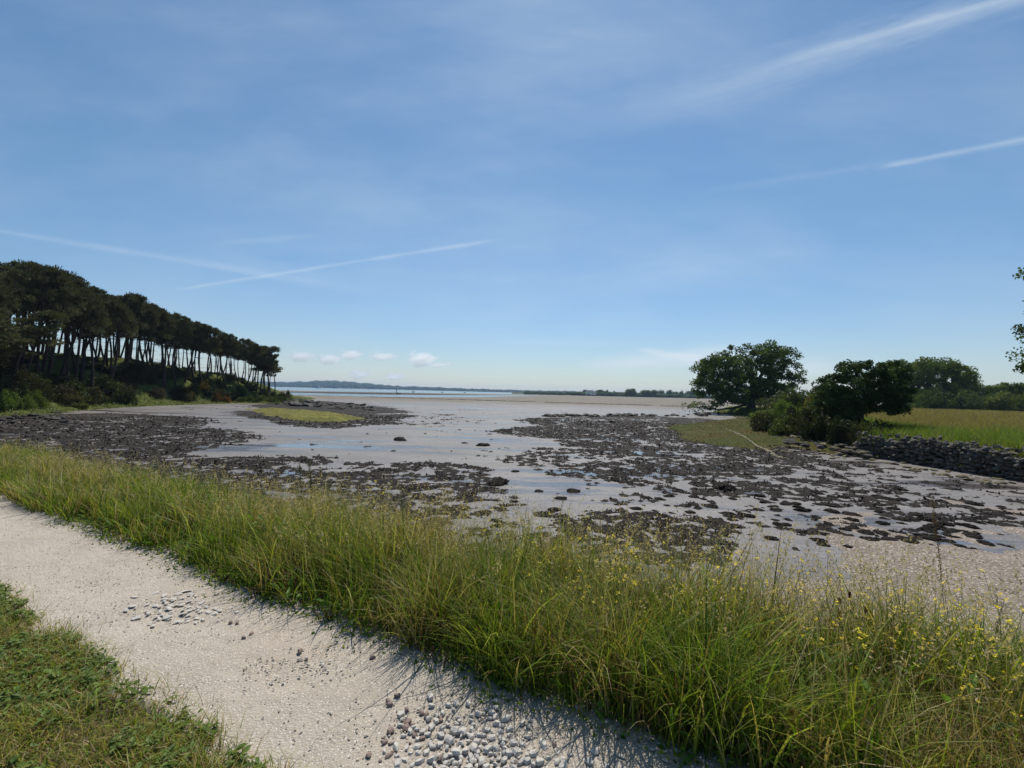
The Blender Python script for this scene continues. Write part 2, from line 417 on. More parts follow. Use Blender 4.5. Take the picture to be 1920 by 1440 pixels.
def weed_field(x, y):
    D = np.sqrt(x*x+y*y)
    n1 = fbm(x*.20, y*.30, 4, 51); n2 = fbm(x*1.3, y*1.5, 5, 61); n2 = np.where(D < 40, n2, n2*.8+.5*fbm(x*.25, y*.9, 3, 64))
    best = np.full(x.shape, -9.); 
    for P, b, fa in POLY:
        sd = sdpoly(P, x, y)/(.055*D+.1)
        v = b+.24+np.minimum(0, sd+.3)*1.2+.75*n1*np.exp(-np.maximum(sd, 0)*.15)+fa*n2
        v = np.where(sd < -2.2, -9, v)
        best = np.maximum(best, v)
    stray = -1.12+.9*n1+1.9*n2
    return np.maximum(best, np.where(D < 90, stray, -9))
def zweed(x, y):
    S = weed_field(x, y); D = np.sqrt(x*x+y*y)
    l = fbm(x*4, y*4, 3, 71); l2 = np.abs(pn(x*2.2, y*2.2, 75))
    z = mud_z(x, y)-.03+np.clip(S, -1, .45)*.09+np.where(S > 0, (.055*l+.045*(.4-l2))*np.clip(S*4, 0, 1), 0)
    return np.where(S < -1, -1.4, z), None
sheet('seaweed_bed', zweed, 5.2, 330, -66, 66, 1000, 1500, M['weed'],
      label='dark brown seaweed lying in beds and clumps over the wet mud', cat='seaweed', kind='stuff')
rf = np.random.default_rng(12); m = 80000; az = np.radians(rf.uniform(-60, 60, m)); d_ = 6*(45/6)**rf.random(m); x = d_*np.sin(az); y = d_*np.cos(az)
S = weed_field(x, y); k = (S > .12) & (fbm(x*.9, y*.9, 3, 66) > -.1); x = x[k]; y = y[k]; d_ = d_[k]; zz, _ = zweed(x, y); m = len(x)
V, Q = leafcards(np.stack([x, y, zz+rf.uniform(0, .03, m)], 1), (.0045*d_*rf.uniform(.5, 1.3, m)+.012)*1.0, .0022*d_*rf.uniform(.6, 1.3, m)+.006, rng=rf)
tag(mesh_np('seaweed_fronds', V, Q, M['weed']), 'tangled dark fronds lying on top of the nearer seaweed beds', 'seaweed', kind='stuff')
ALG = PW((455,766),(540,768),(640,776),(690,785),(640,793),(560,791),(490,778))
def zalg(x, y):
    sd = sdpoly(ALG, x, y); D = np.sqrt(x*x+y*y)
    S = sd/(.03*D)+.5*fbm(x*.3, y*.3, 3, 81)
    z = mud_z(x, y)-.03+np.clip(S, -1, 1.2)*.22+.16*fbm(x*1.2, y*2, 4, 82)*np.clip(S, 0, 1)
    return z, None
sheet('green_algae', zalg, 30, 90, -45, -10, 220, 420, M['algae'],
      label='yellow green algae mat on the mud off the headland tip', cat='algae', kind='stuff')
# light green film at foreground left, behind the grass
ALG2 = PW((395,850),(520,852),(560,866),(420,868),(330,862))
MARSH = PW((1245,800),(1330,790),(1420,782),(1500,795),(1640,850),(1560,852),(1470,838),(1430,850),(1330,834),(1270,826))
def marsh_z(x, y):
    sd = sdpoly(MARSH, x, y); n = fbm(x*.4, y*.4, 4, 91)
    S = sd/1.6+.5*n
    return mud_z(x, y)-.05+np.clip(S, -1, 1.3)*.22+.05*fbm(x*2.5, y*2.5, 3, 92)
sheet('salt_marsh', lambda x, y: (marsh_z(x, y), None), 12, 90, 10, 45, 300, 420, M['marsh'],
      label='low olive and rust coloured marsh plants left of the shrubs', cat='marsh plants', kind='stuff')
# sandy trail through the marsh
tr = [G(a, b, -.68) for a, b in ((1360,803),(1385,812),(1410,824),(1440,833),(1452,842),(1475,848))]
A = Acc(); tp = np.array(tr); tp2 = []
for i in range(len(tp)-1):
    for k in range(12): tp2.append(tp[i]+(tp[i+1]-tp[i])*k/12)
tp2 = np.array(tp2); w = np.linspace(.05, .15, len(tp2))*(1+.2*R.normal(size=len(tp2)))
tg = np.gradient(tp2, axis=0); tg /= np.linalg.norm(tg, axis=1)[:, None]; nr = np.stack([-tg[:, 1], tg[:, 0]], 1)
cols = [tp2+nr*w[:, None]*k for k in (-1, -.5, 0, .5, 1)]
V = np.stack(cols, 1); zz = np.maximum(marsh_z(V[..., 0], V[..., 1]), mud_z(V[..., 0], V[..., 1]))+.035
V = np.concatenate([V, zz[..., None]], -1)
M['sand'] = plain('sandy_trail', (.13, .12, .07), (.20, .18, .11), 4)
mesh_np('trail', V, grid_faces(len(tp2), 5), M['sand'], None, True)['kind'] = 'structure'

# ------------------------------------------------------------------ water far out
def waterpoly(name, pts, z):
    P = [G(a, b, -1.0) for a, b in pts]
    V = [(x, y, z) for x, y in P]
    me = bpy.data.meshes.new(name); me.from_pydata(V, [], [list(range(len(V)))]); me.materials.append(M['water'])
    o = link_obj(name, me); o['kind'] = 'structure'; return o
def hy(px): return 735+(px-960)*.02392
ups = [(x, hy(x)+7.5-.9*math.sin(x*.05)+.0016*max(0, x-700)) for x in range(1060, 420, -20)]
waterpoly('water', [(300, hy(300)+.35), (1120, hy(1120)+1.0)]+[(1120, hy(1120)+2.6)]+[(x, min(y, hy(x)+7.6-(x-560)*.0075)) for x, y in ups]+[(300, hy(300)+6)], -.96)
waterpoly('water', [(520, hy(520)+11.2), (720, hy(720)+10.8), (880, hy(880)+8.0), (1060, hy(1060)+4.6), (1000, hy(1000)+6.5), (960, hy(960)+8.3), (900, hy(900)+11.5), (800, hy(800)+14), (700, hy(700)+15.5), (600, hy(600)+15), (520, hy(520)+16)], -.965)

# stone weir: thin dark line across the sandflat
A = Acc(); r = np.random.default_rng(5)
for i in range(900):
    f = r.random(); px = 690+f*640; py = 745+(px-720)*.0305+r.normal()*.12
    if .49 < f < .52 or .83 < f < .86: continue
    x, y = G(px, py); V, T = HULLS[i % 14]; s = r.uniform(.12, .3)
    A.add(V@rz(r.random()*6).T*[s*2.2, s, s*.75]+[x, y, -.98], T=T)
tag(A.build('stone_weir', M['dark_rock']), 'long thin dark line of stones running across the far sandflat', 'stone line')

# ------------------------------------------------------------------ headland on the left
FOOT = PW((-420,800),(-120,796),(0,789),(110,777),(200,769),(300,761),(450,757),(530,757),(575,753),(600,747))
HEAD = FOOT+[(-28, 110), (-60, 106), (-95, 95), (-130, 70), (-140, 30)]
def head_z(x, y):
    sd = sdpoly(HEAD, x, y)
    az = np.degrees(np.arctan2(x, y))
    H = np.interp(az, [-62, -46, -40, -36, -30, -26, -22], [5.6, 5.6, 5.6, 4.7, 3.3, 1.9, .8])
    n = fbm(x*.12, y*.12, 4, 101)
    return -1.3+.5*sstep(-1, 2.5, sd+n*1.5)+H*sstep(2.5, 12, sd+n*2)+.25*fbm(x*.6, y*.6, 3, 102)*sstep(0, 3, sd)
def zhead(x, y):
    z = head_z(x, y); sd = sdpoly(HEAD, x, y)
    g = 1-sstep(3, 7, sd); return z, np.stack([g.ravel()]*3, -1)
M['headland'] = plain('headland_turf', (.05, .06, .018), (.10, .12, .03), 1.2, .95, .05, .8, .1, 'pos')
sheet('headland', zhead, 18, 170, -78, -17, 260, 420, M['headland'], kind='structure')

# meadow on the right
MEAD = [(17.75, -10), (17.7, 15.3), (17.3, 20.3), (16.8, 22.0), (18.2, 27), (20.8, 34), (24.5, 45), (30, 58), (33, 66), (32, 74), (38, 84), (60, 100), (110, 135), (260, 150), (260, -10)]
def mead_z(x, y):
    sd = sdpoly(MEAD, x, y); n = fbm(x*.25, y*.25, 3, 111)
    edge = np.where(y < 22, .5, 3.5)
    top = -.12+.004*np.clip(y-20, 0, 120)
    return -1.25+(top+1.25)*sstep(-.1, 1, (sd+.3*n)/edge)+.05*n
def zmead(x, y):
    sd = sdpoly(MEAD, x, y); z = mead_z(x, y)
    g = 1-sstep(4, 9, np.minimum(sd, (y-16)*.55+.0*x)+1.8*fbm(x*.3, y*.3, 3, 5)); return z, np.stack([g.ravel()]*3, -1)
sheet('meadow', zmead, 12, 260, 18, 92, 320, 420, M['meadow'], kind='structure')

# ------------------------------------------------------------------ grass blades
GREEN = np.array([[.06, .115, .012], [.12, .19, .02], [.20, .27, .03], [.32, .34, .055]])
DRY = np.array([[.36, .28, .11], [.48, .41, .24], [.22, .14, .06], [.30, .23, .07]])
def blades(P, H, W, lean, bend, col, seg=4, rng=R, az=None):
    n = len(P); az = rng.uniform(0, 2*math.pi, n) if az is None else az
    d = np.stack([np.cos(az), np.sin(az), 0*az], 1); side = np.stack([-np.sin(az), np.cos(az), 0*az], 1)
    tw = rng.uniform(-.9, .9, n); side = side*np.cos(tw)[:, None]+d*np.sin(tw)[:, None]
    t = np.linspace(0, 1, seg+1)
    Vs = []
    for k, tk in enumerate(t):
        out = lean*tk+bend*tk**2.4
        up = H*(tk-.42*np.clip(bend/np.maximum(H, 1e-3), 0, 1.2)*tk**3.0)
        c = P+d*out[:, None]; c = c.copy(); c[:, 2] += up
        w = W*(1-tk**1.6)*(.6+.8*min(tk*3, 1)*.5) if k < seg else W*.04
        Vs.append(c-side*w[:, None]*.5); Vs.append(c+side*w[:, None]*.5)
    V = np.stack(Vs, 1).reshape(-1, 3); m = 2*(seg+1)
    b = (np.arange(n)*m)[:, None, None]; i = (np.arange(seg)*2)[None, :, None]
    Q = (b+i+np.array([0, 1, 3, 2])[None, None]).reshape(-1, 4)
    C = np.repeat(col, m, 0)
    return V, Q, C
def pick(n, dryp, rng=R):
    c = GREEN[rng.integers(0, 4, n)]; d = rng.random(n) < dryp
    c = np.where(d[:, None], DRY[rng.integers(0, 4, n)], c)
    return c*rng.uniform(.8, 1.2, (n, 1))
def verge_top(s):   # how tall the grass stands along the path
    return np.interp(s, [-16, -9, -5, -2, 0, 1.5, 3, 5], [.34, .42, .50, .60, .66, .60, .44, .36])
A = Acc()
def verge(n, s0, s1, n0, n1, hk, wk, seg, dryp=.3, tuft=10):
    nt = n//tuft
    s = R.uniform(s0, s1, nt); nn = edge_n(s)+.02+R.random(nt)**1.0*(n1-n0)
    dens = .5+.8*fbm(s*1.1, nn*1.5, 3, 121)+.6*fbm(s*4, nn*4, 2, 122)
    k = R.random(nt) < np.clip(dens+.2, .12, 1); s = s[k]; nn = nn[k]
    hs = (.72+.5*fbm(s*.9, nn*1.2, 3, 131)+.3*fbm(s*3.5, nn*3.5, 2, 132)+.25*R.random(len(s)))*verge_top(s)*hk
    hs *= .62+.38*sstep(0, .16, nn-edge_n(s))
    dr = np.clip(dryp+.06+.95*fbm(s*.9, nn*1.4, 3, 141), .04, .85)
    s = np.repeat(s, tuft); nn = np.repeat(nn, tuft); hs = np.repeat(hs, tuft); dr = np.repeat(dr, tuft)
    m = len(s); s = s+R.normal(size=m)*.035; nn = nn+R.normal(size=m)*.035
    x, y = sn(s, nn); z = ground_z(s, nn)-.01
    H = hs*R.uniform(.45, 1.15, m)
    lean = H*R.uniform(.02, .42, m); bend = H*R.uniform(0, .75, m)
    W = wk*R.uniform(.5, 1.3, m)
    c = GREEN[R.integers(0, 4, m)]; d = R.random(m) < dr
    c = np.where(d[:, None], DRY[R.integers(0, 4, m)], c)*R.uniform(.6, 1.3, (m, 1))
    if dryp > 1: c = np.array([[.13, .085, .04]])*R.uniform(.5, 1.4, (m, 1))
    V, Q, C = blades(np.stack([x, y, z], 1), H, W, lean, bend, c, seg); A.add(V, Q, C=C)
verge(84000, -4.5, 4.6, 0, 1.75, 1.0, .0072, 5)
verge(56000, -15, -4.0, 0, 1.7, 1.0, .0105, 4, .34)
verge(9000, -4, 4.6, 0, 1.5, 1.08, .013, 5, .1, 7)
verge(20000, -15, 4.6, 0, 1.6, .55, .011, 5, 1.2, 12)
# thin cover running down the bank to the shore
m = 26000; s = R.uniform(-14, 5, m); nn = R.uniform(3.6, 5.4, m)
k = R.random(m) < np.clip(1.2-(nn-3.6)/1.5+.5*fbm(s, nn, 3, 7), 0, 1)*np.where(s > 1, .45, 1); s = s[k]; nn = nn[k]; m = len(s)
x, y = sn(s, nn); H = R.uniform(.1, .42, m)
V, Q, C = blades(np.stack([x, y, ground_z(s, nn)], 1), H, R.uniform(.003, .006, m), H*.2, H*.4, pick(m, .45), 4); A.add(V, Q, C=C)
# seed-headed stems
m = 3300; s = np.where(R.random(m) < .7, R.uniform(-4.5, 4.5, m), R.uniform(-13, -4, m)); nn = edge_n(s)+.15+R.random(m)*1.5
x, y = sn(s, nn); H = verge_top(s)*R.uniform(.95, 1.5, m); az = R.uniform(0, 6.283, m); ln = H*R.uniform(.05, .3, m); bd = H*R.uniform(0, .25, m)
P0 = np.stack([x, y, ground_z(s, nn)], 1); cc = np.array([[.42, .34, .19]])*R.uniform(.7, 1.2, (m, 1))
V, Q, C = blades(P0, H, np.full(m, .0026), ln, bd, cc, 5, az=az); A.add(V, Q, C=C)
dd = np.stack([np.cos(az), np.sin(az), 0*az], 1)
for k in range(9):
    tk = .80+.022*k
    c = P0+dd*(ln*tk+bd*tk**2.4)[:, None]; c[:, 2] += H*(tk-.42*np.clip(bd/H, 0, 1.2)*tk**3)
    V, Q = leafcards(c+R.normal(size=(m, 3))*.009, .021, .007, updraft=1.0)
    A.add(V, Q, C=np.repeat(cc*[1.15, 1.1, 1.15], 4, 0))
tag(A.build('tall_grass', M['grass']), 'tall uncut grass, green and straw coloured, along the seaward side of the path', 'grass', kind='stuff')
# low leafy herbs at the verge foot
A = Acc(); m = 6500; s = R.uniform(-7, 4.3, m); nn = edge_n(s)+R.normal(size=m)*.10+.06
x, y = sn(s, nn); P = np.stack([x, y, R.uniform(.005, .10, m)*np.clip((nn-edge_n(s)+.14)*5, .1, 1)], 1)
V, Q = leafcards(P, R.uniform(.015, .045, m), R.uniform(.010, .024, m), updraft=.2)
A.add(V, Q, C=np.repeat(pick(m, .12)*[.8, .9, .8], 4, 0))
tag(A.build('herb_cover', M['grass']), 'small green leaves creeping out of the tall grass onto the path edge', 'weeds', kind='stuff')

# lawn on the near left
A = Acc()
def lawn_z(s, n): return -.006+.03*sstep(0, .5, edge_l(s)-n)+.02*fbm(s*2, n*2, 2, 151)
m = 230000; s = R.uniform(-7.0, .8, m); nn = edge_l(s)+.04-R.random(m)**1.25*2.4
k = (R.random(m) < np.clip(.75+.9*fbm(s*2.2, nn*2.2, 3, 161), .12, 1)*sstep(-.06, .22, edge_l(s)-nn+.05*R.normal(size=m))); s = s[k]; nn = nn[k]; m = len(s)
x, y = sn(s, nn); H = R.uniform(.025, .085, m)*(1+.5*fbm(s*3, nn*3, 2, 9))
V, Q, C = blades(np.stack([x, y, lawn_z(s, nn)], 1), H, R.uniform(.003, .0058, m), H*R.uniform(0, .9, m), H*R.uniform(0, 1, m), pick(m, .42)*[1.05, 1.0, 1.0], 3); A.add(V, Q, C=C)
m = 900; s = R.uniform(-5, 1.0, m); nn = edge_l(s)+.10-R.random(m)*.3; x, y = sn(s, nn); H = R.uniform(.03, .13, m)
V, Q, C = blades(np.stack([x, y, lawn_z(s, nn)], 1), H, np.full(m, .0028), H*.5, H*.6, pick(m, .8), 4); A.add(V, Q, C=C)
tag(A.build('short_grass', M['grass']), 'short worn grass on the near left side of the path', 'grass', kind='stuff')
# ovate leaves (plantain, clover) as folded ovals
def ovals(A, P, L, W, az, tilt, col):
    n = len(P); d = np.stack([np.cos(az)*np.cos(tilt), np.sin(az)*np.cos(tilt), np.sin(tilt)], 1)
    sd = np.stack([-np.sin(az), np.cos(az), 0*az], 1); up = np.cross(d, sd)
    up *= np.sign(up[:, 2:3]+1e-9)
    L = L[:, None]; W = W[:, None]
    pts = [P, P+d*L*.3+sd*W*.42+up*W*.1, P+d*L*.68+sd*W*.40+up*W*.08, P+d*L-up*L*.12, P+d*L*.68-sd*W*.40+up*W*.08, P+d*L*.3-sd*W*.42+up*W*.1]
    V = np.stack(pts+[P+d*L*.5-up*W*.03], 1).reshape(-1, 3); b = (np.arange(n)*7)[:, None]
    T = np.concatenate([b+np.array([[i, (i+1) % 6, 6]]) for i in range(6)])
    A.add(V, T=T, C=np.repeat(col, 7, 0))
A = Acc()
m = 2600; s5 = R.uniform(-7, 4.4, m); n5 = edge_n(s5)+.02+R.random(m)**1.5*1.0; x, y = sn(s5, n5)
P = np.stack([x, y, R.uniform(.02, .34, m)*np.clip((n5-edge_n(s5))*2+.15, 0, 1)], 1); kk = fbm(s5*1.3, n5*1.3, 3, 177) > -.1; P = P[kk]; m = len(P)
ovals(A, P, R.uniform(.05, .13, m), R.uniform(.02, .045, m), R.uniform(0, 6.283, m), R.uniform(-.3, 1.0, m), np.array([[.11, .19, .035]])*R.uniform(.6, 1.5, (m, 1)))
tag(A.build('broad_leaves', M['grass']), 'broad green herb leaves showing inside the tall grass', 'weeds', kind='stuff')
A = Acc(); nr_ = 7500; s = R.uniform(-6, 1.1, nr_); nn = edge_l(s)-.0-R.random(nr_)**1.1*2.2
k = fbm(s*1.6, nn*1.6, 3, 171) > -.25; s = s[k]; nn = nn[k]
k5 = 6; S5 = np.repeat(s, k5); N5 = np.repeat(nn, k5); x, y = sn(S5, N5); m = len(x)
P = np.stack([x+R.normal(size=m)*.012, y+R.normal(size=m)*.012, lawn_z(S5, N5)+R.uniform(.01, .05, m)], 1)
big = np.repeat(R.uniform(.55, 1.25, len(s)), k5)
c = np.array([[.10, .15, .032]])*R.uniform(.7, 1.6, (m, 1)); yel = R.random(m) < .12; c = np.where(yel[:, None], [[.16, .18, .03]], c)
ovals(A, P, .036*big*R.uniform(.7, 1.2, m), .020*big*R.uniform(.8, 1.2, m), R.uniform(0, 6.283, m), R.uniform(-.1, .6, m), c)
tag(A.build('weed_leaves', M['grass']), 'broad green weed leaves spreading through the short grass at lower left', 'weeds', kind='stuff')

# meadow grass
A = Acc(); m = 150000
az = np.radians(R.uniform(33, 58, m)); r_ = 19+(R.random(m)**1.6)*95; x = r_*np.sin(az)+2; y = r_*np.cos(az)
sd = sdpoly(MEAD, x, y); k = sd > .15; x = x[k]; y = y[k]; sd = sd[k]; m = len(x); r_ = np.hypot(x, y)
g = np.clip(1-sstep(3.5, 8, np.minimum(sd, (y-16)*.6)+2*fbm(x*.3, y*.3, 3, 5)), 0, 1)
c = np.where((R.random(m) < g*.85)[:, None], GREEN[R.integers(0, 3, m)], np.array([[.21, .19, .065], [.28, .24, .09], [.17, .13, .045]])[R.integers(0, 3, m)])*R.uniform(.7, 1.15, (m, 1))
H = R.uniform(.2, .5, m)*(1+.3*g)
V, Q, C = blades(np.stack([x, y, mead_z(x, y)], 1), H, R.uniform(.35, .8, m)*.0011*r_, H*.2, H*.3, c, 2); A.add(V, Q, C=C)
m = 5000; x = R.uniform(17.7, 18.5, m); y = R.uniform(3, 21, m); k = fbm(x*.8, y*.8, 3, 55) > -.25; x = x[k]; y = y[k]; m = len(x)
V, Q, C = blades(np.stack([x, y, np.maximum(mead_z(x, y), -.2)-.05], 1), R.uniform(.2, .55, m), R.uniform(.008, .02, m), R.uniform(0, .2, m), R.uniform(.1, .4, m), pick(m, .35), 3); A.add(V, Q, C=C)
tag(A.build('meadow_grass', M['grass']), 'ochre ripening meadow grass behind the dry stone wall', 'grass', kind='stuff')
# marsh / headland turf blades
A = Acc(); m = 40000; x = R.uniform(6, 34, m); y = R.uniform(18, 75, m); sd = sdpoly(MARSH, x, y)
e = sdpoly(MEAD, x, y); k = ((sd > .1) & (fbm(x*.4, y*.4, 3, 5) > -.35)) | ((e > -1.2) & (e < 3) & (y > 23)); x = x[k]; y = y[k]; m = len(x)
z = np.maximum(np.maximum(marsh_z(x, y), mead_z(x, y)), -.98)
c = np.where((fbm(x*.25, y*.25, 3, 15) > .0)[:, None], [[.09, .12, .03]], [[.13, .085, .03]])*R.uniform(.5, 1.2, (m, 1))
H = R.uniform(.05, .22, m); V, Q, C = blades(np.stack([x, y, z-.02], 1), H, .0011*np.hypot(x, y)*R.uniform(.5, 1.4, m), H*.5, H*.4, c, 2); A.add(V, Q, C=C)
tag(A.build('marsh_grass', M['grass']), 'low marsh grass and samphire between the seaweed and the big oak', 'grass', kind='stuff')
A = Acc(); m = 60000; az = np.radians(R.uniform(-55, -20, m)); r_ = R.uniform(28, 100, m); x = r_*np.sin(az); y = r_*np.cos(az)
sd = sdpoly(HEAD, x, y); k = (sd > .2) & (sd < 5); x = x[k]; y = y[k]; m = len(x)
c = np.array([[.10, .14, .03], [.06, .09, .02], [.13, .12, .04]])[R.integers(0, 3, m)]*R.uniform(.6, 1.2, (m, 1))
H = R.uniform(.1, .4, m); V, Q, C = blades(np.stack([x, y, head_z(x, y)-.03], 1), H, .0013*np.hypot(x, y)*R.uniform(.5, 1.3, m), H*.4, H*.4, c, 2); A.add(V, Q, C=C)
tag(A.build('shore_grass', M['grass']), 'green grass strip along the foot of the pine headland', 'grass', kind='stuff')

# ------------------------------------------------------------------ gravel and stones on the path
PATCH = [((880,1395),.34,.20), ((900,1430),.22,.10), ((800,1360),.25,.12), ((560,1250),.22,.10), ((335,1140),.34,.13), ((990,1400),.1,.06)]
A = Acc(); r = np.random.default_rng(8)
for i in range(3800):
    if i % 3 == 0:
        (q, sx, sy) = PATCH[r.integers(0, len(PATCH))]; g0 = G(*q, 0.0); x = g0[0]+r.normal()*sx; y = g0[1]+r.normal()*sy*1.2
        s_ = x*U[0]+y*U[1]; n_ = x*NN[0]+y*NN[1]; sz = r.uniform(.002, .008)
    else:
        s_ = r.uniform(-6, 2.6) if r.random() < .75 else r.uniform(-9, -3); n_ = r.uniform(1.2, 2.35); x, y = sn(s_, n_); sz = r.uniform(.002, .0065)
    if n_ < edge_l(s_)-.08 or n_ > edge_n(s_)+.1: continue
    V, T = HULLS[r.integers(0, 14)]; b = r.random()
    c = np.array([.50, .46, .40])*r.uniform(.6, 1.2)*(np.array([1, .9, .82]) if b < .25 else 1)
    A.add(V@rotm(r).T*sz*[1, 1, .8]+[x, y, .006+sz*.35], T=T, C=c)
M['gravel'] = leaf_mat('gravel_chips', None, None, use_attr=True, trans=0, rough=.9, spec=.2)
tag(A.build('gravel', M['gravel']), 'pale crushed gravel chips scattered over the path', 'gravel', kind='stuff')
stone_me = [];  brown_me = []
for i in range(10):
    V, T = ANG[i]
    stone_me.append(mesh_np('stone', V, T, M['stone'], link=False)); brown_me.append(mesh_np('stone', V, T, M['brownstone'], link=False))
placed = []
def put_stone(x, y, sz, mlist, label, group, flat=.6, z0=.01):
    for (a, b, c) in placed:
        if (x-a)**2+(y-b)**2 < (.68*(sz+c))**2: return False
    placed.append((x, y, sz))
    o = link_obj('stone', rnd.choice(mlist)); s = sz*rnd.uniform(.85, 1.1)
    o.scale = (s, s*rnd.uniform(.7, 1), s*flat); o.rotation_euler = (rnd.uniform(-.25, .25), rnd.uniform(-.25, .25), rnd.uniform(0, 6.28))
    o.location = (x, y, z0+s*flat*.12); tag(o, label, 'stone', group); return True
def cluster(px, py, sx, sy, n, s0, s1, mlist, label, group, flat=.6):
    k = 0; t = 0
    while k < n and t < n*12:
        t += 1; q = (rnd.gauss(px, sx), rnd.gauss(py, sy))
        if q[1] > 1460: continue
        x, y = G(q[0], q[1], 0.0)
        if x*NN[0]+y*NN[1] > 2.25: continue
        if put_stone(x, y, rnd.uniform(s0, s1)*rnd.choice((.7, 1, 1)), mlist, label, group, flat): k += 1
for px, py, sz, ml in ((1088, 1330, .026, stone_me), (1137, 1357, .02, stone_me), (791, 1240, .019, brown_me), (698, 1236, .017, brown_me), (743, 1405, .03, stone_me), (1140, 1362, .026, stone_me), (1040, 1402, .02, brown_me), (575, 1240, .017, brown_me), (562, 1224, .021, brown_me), (471, 1192, .021, brown_me), (457, 1199, .017, brown_me), (445, 1172, .021, brown_me), (432, 1170, .017, brown_me), (505, 1123, .022, brown_me), (490, 1124, .02, brown_me), (800, 1345, .02, brown_me), (730, 1325, .018, brown_me)):
    x, y = G(px, py, 0.0)
    if ml is brown_me: put_stone(x, y, sz, ml, 'small brown stone lying alone on the bare path', 'lone brown stones on the path', .8)
    else: put_stone(x, y, sz, ml, 'pale grey stone lying apart from the pile on the bare path', 'lone grey stones on the path', .6)
lg = ('pale angular stone in the loose pile at the front of the path', 'stones of the pile at the front')
cluster(870, 1385, 58, 28, 110, .014, .030, stone_me, *lg, .7)
cluster(900, 1430, 66, 14, 60, .014, .030, stone_me, *lg, .7)
cluster(800, 1380, 45, 30, 22, .012, .022, brown_me, 'brownish stone at the left side of the pile at the front of the path', 'brown stones of the front pile')
cluster(335, 1140, 40, 15, 78, .014, .034, stone_me, 'flat grey stone bedded in the worn patch left of the path middle', 'flat stones in the worn patch', .22)
cluster(565, 1252, 30, 13, 16, .010, .018, stone_me, 'pale pebble in the small cluster in the middle of the path', 'pebbles in the middle cluster', .5)
cluster(1230, 1400, 60, 22, 12, .015, .026, stone_me, 'half buried stone on the path in the shade of the grass', 'stones by the grass edge', .3)

# ------------------------------------------------------------------ wildflowers
def stem_path(h, lean, az, n=7):
    t = np.linspace(0, 1, n); return np.stack([np.cos(az)*lean*t**1.5, np.sin(az)*lean*t**1.5, h*t], 1)
def make_flower(seed, h, nb, petals=True):
    r = np.random.default_rng(seed); A = Acc(); B = Acc()
    tips = []; p = stem_path(h, h*.18, r.random()*6); tube(A, p, np.linspace(.0022, .0012, 7), 4, C=(.10, .14, .04)); tips.append(p[-1])
    for k in range(nb):
        f = r.uniform(.4, .9); b = p[int(f*6)]; az = r.random()*6.28; l = h*r.uniform(.12, .3)
        q = b+np.stack([np.cos(az)*l*.6*np.linspace(0, 1, 4), np.sin(az)*l*.6*np.linspace(0, 1, 4), l*np.linspace(0, 1, 4)**1.2], 1)
        tube(A, q, np.linspace(.0014, .0008, 4), 3, C=(.12, .15, .05)); tips.append(q[-1])
    m = 10; P = p[r.integers(0, 4, m)]+r.normal(size=(m, 3))*.01
    V, Q = leafcards(P, r.uniform(.03, .07, m), r.uniform(.008, .018, m), rng=r); A.add(V, Q, C=(.09, .14, .035))
    for tpt in tips:
        for j in range(r.integers(1, 3)):
            c = tpt+r.normal(size=3)*.008; a0 = r.random()*6
            for k in range(4):
                a = a0+k*math.pi/2+r.normal()*.15; L = r.uniform(.008, .013); d = np.array([math.cos(a), math.sin(a), r.uniform(-.2, 1.3)]); sdv = np.array([-math.sin(a), math.cos(a), 0])
                V = [c, c+d*L*.6+sdv*L*.45, c+d*L, c+d*L*.6-sdv*L*.45]; B.add(V, [[0, 1, 2, 3]])
        for j in range(4):   # buds / pods under the head
            V, Q = leafcards(tpt[None]-[[0, 0, .012*j]]+r.normal(size=(1, 3))*.006, .012, .003, updraft=1, rng=r); A.add(V, Q, C=(.2, .2, .07))
    root = A.build('wildflower', M['grass']); B.build('blossom', M['flower'], root); return root
fl = [make_flower(i, h, nb) for i, (h, nb) in enumerate(((.52, 5), (.62, 7), (.44, 4), (.72, 8), (.55, 9)))]
def place_on_bank(o, s, n, sc_=1.0):
    x, y = sn(s, n); o.location = (x, y, float(ground_z(np.array(s), np.array(n)))); o.rotation_euler = (rnd.uniform(-.08, .08), rnd.uniform(-.08, .08), rnd.uniform(0, 6.28)); o.scale = (sc_,)*3
i = 0
for zone, cnt, s0, s1, n0, n1, sc0 in (
    ('yellow flowering stem in the dense yellow drift right of the grass middle', 95, -1.3, 1.3, 2.55, 3.7, .95),
    ('sparse yellow flowering stem standing above the grass by the shell beach', 24, 0.3, 2.2, 2.9, 3.9, 1.05),
    ('yellow flowering stem against the dark seaweed, left of the grass middle', 14, -3.0, -1.7, 3.1, 3.8, 1.1)):
    for k in range(cnt):
        o = fl[i] if i < 5 else copy_tree(fl[rnd.randrange(5)])
        i += 1; place_on_bank(o, rnd.uniform(s0, s1), rnd.uniform(n0, n1), sc0*rnd.uniform(.7, 1.12)); tag(o, zone, 'wildflower', {95: 'wildflowers in the drift', 24: 'wildflowers by the beach', 14: 'wildflowers on the left'}[cnt])
def spike(seed, h, headlen, hr, c):
    r = np.random.default_rng(seed); A = Acc(); p = stem_path(h, h*.08, r.random()*6, 10); tube(A, p, np.linspace(.003, .0015, 10), 4, C=np.array(c)*.8)
    o = A.build('dock_stalk', M['grass']); B = Acc()
    m = 220; f = r.uniform(1-headlen, 1, m)*9; i0 = np.minimum(f.astype(int), 8); P = p[i0]+(p[i0+1]-p[i0])*(f-i0)[:, None]+r.normal(size=(m, 3))*hr
    V, Q = leafcards(P, .014, .007, updraft=.8, rng=r); B.add(V, Q, C=c); B.build('seed_head', M['grass'], o); return o
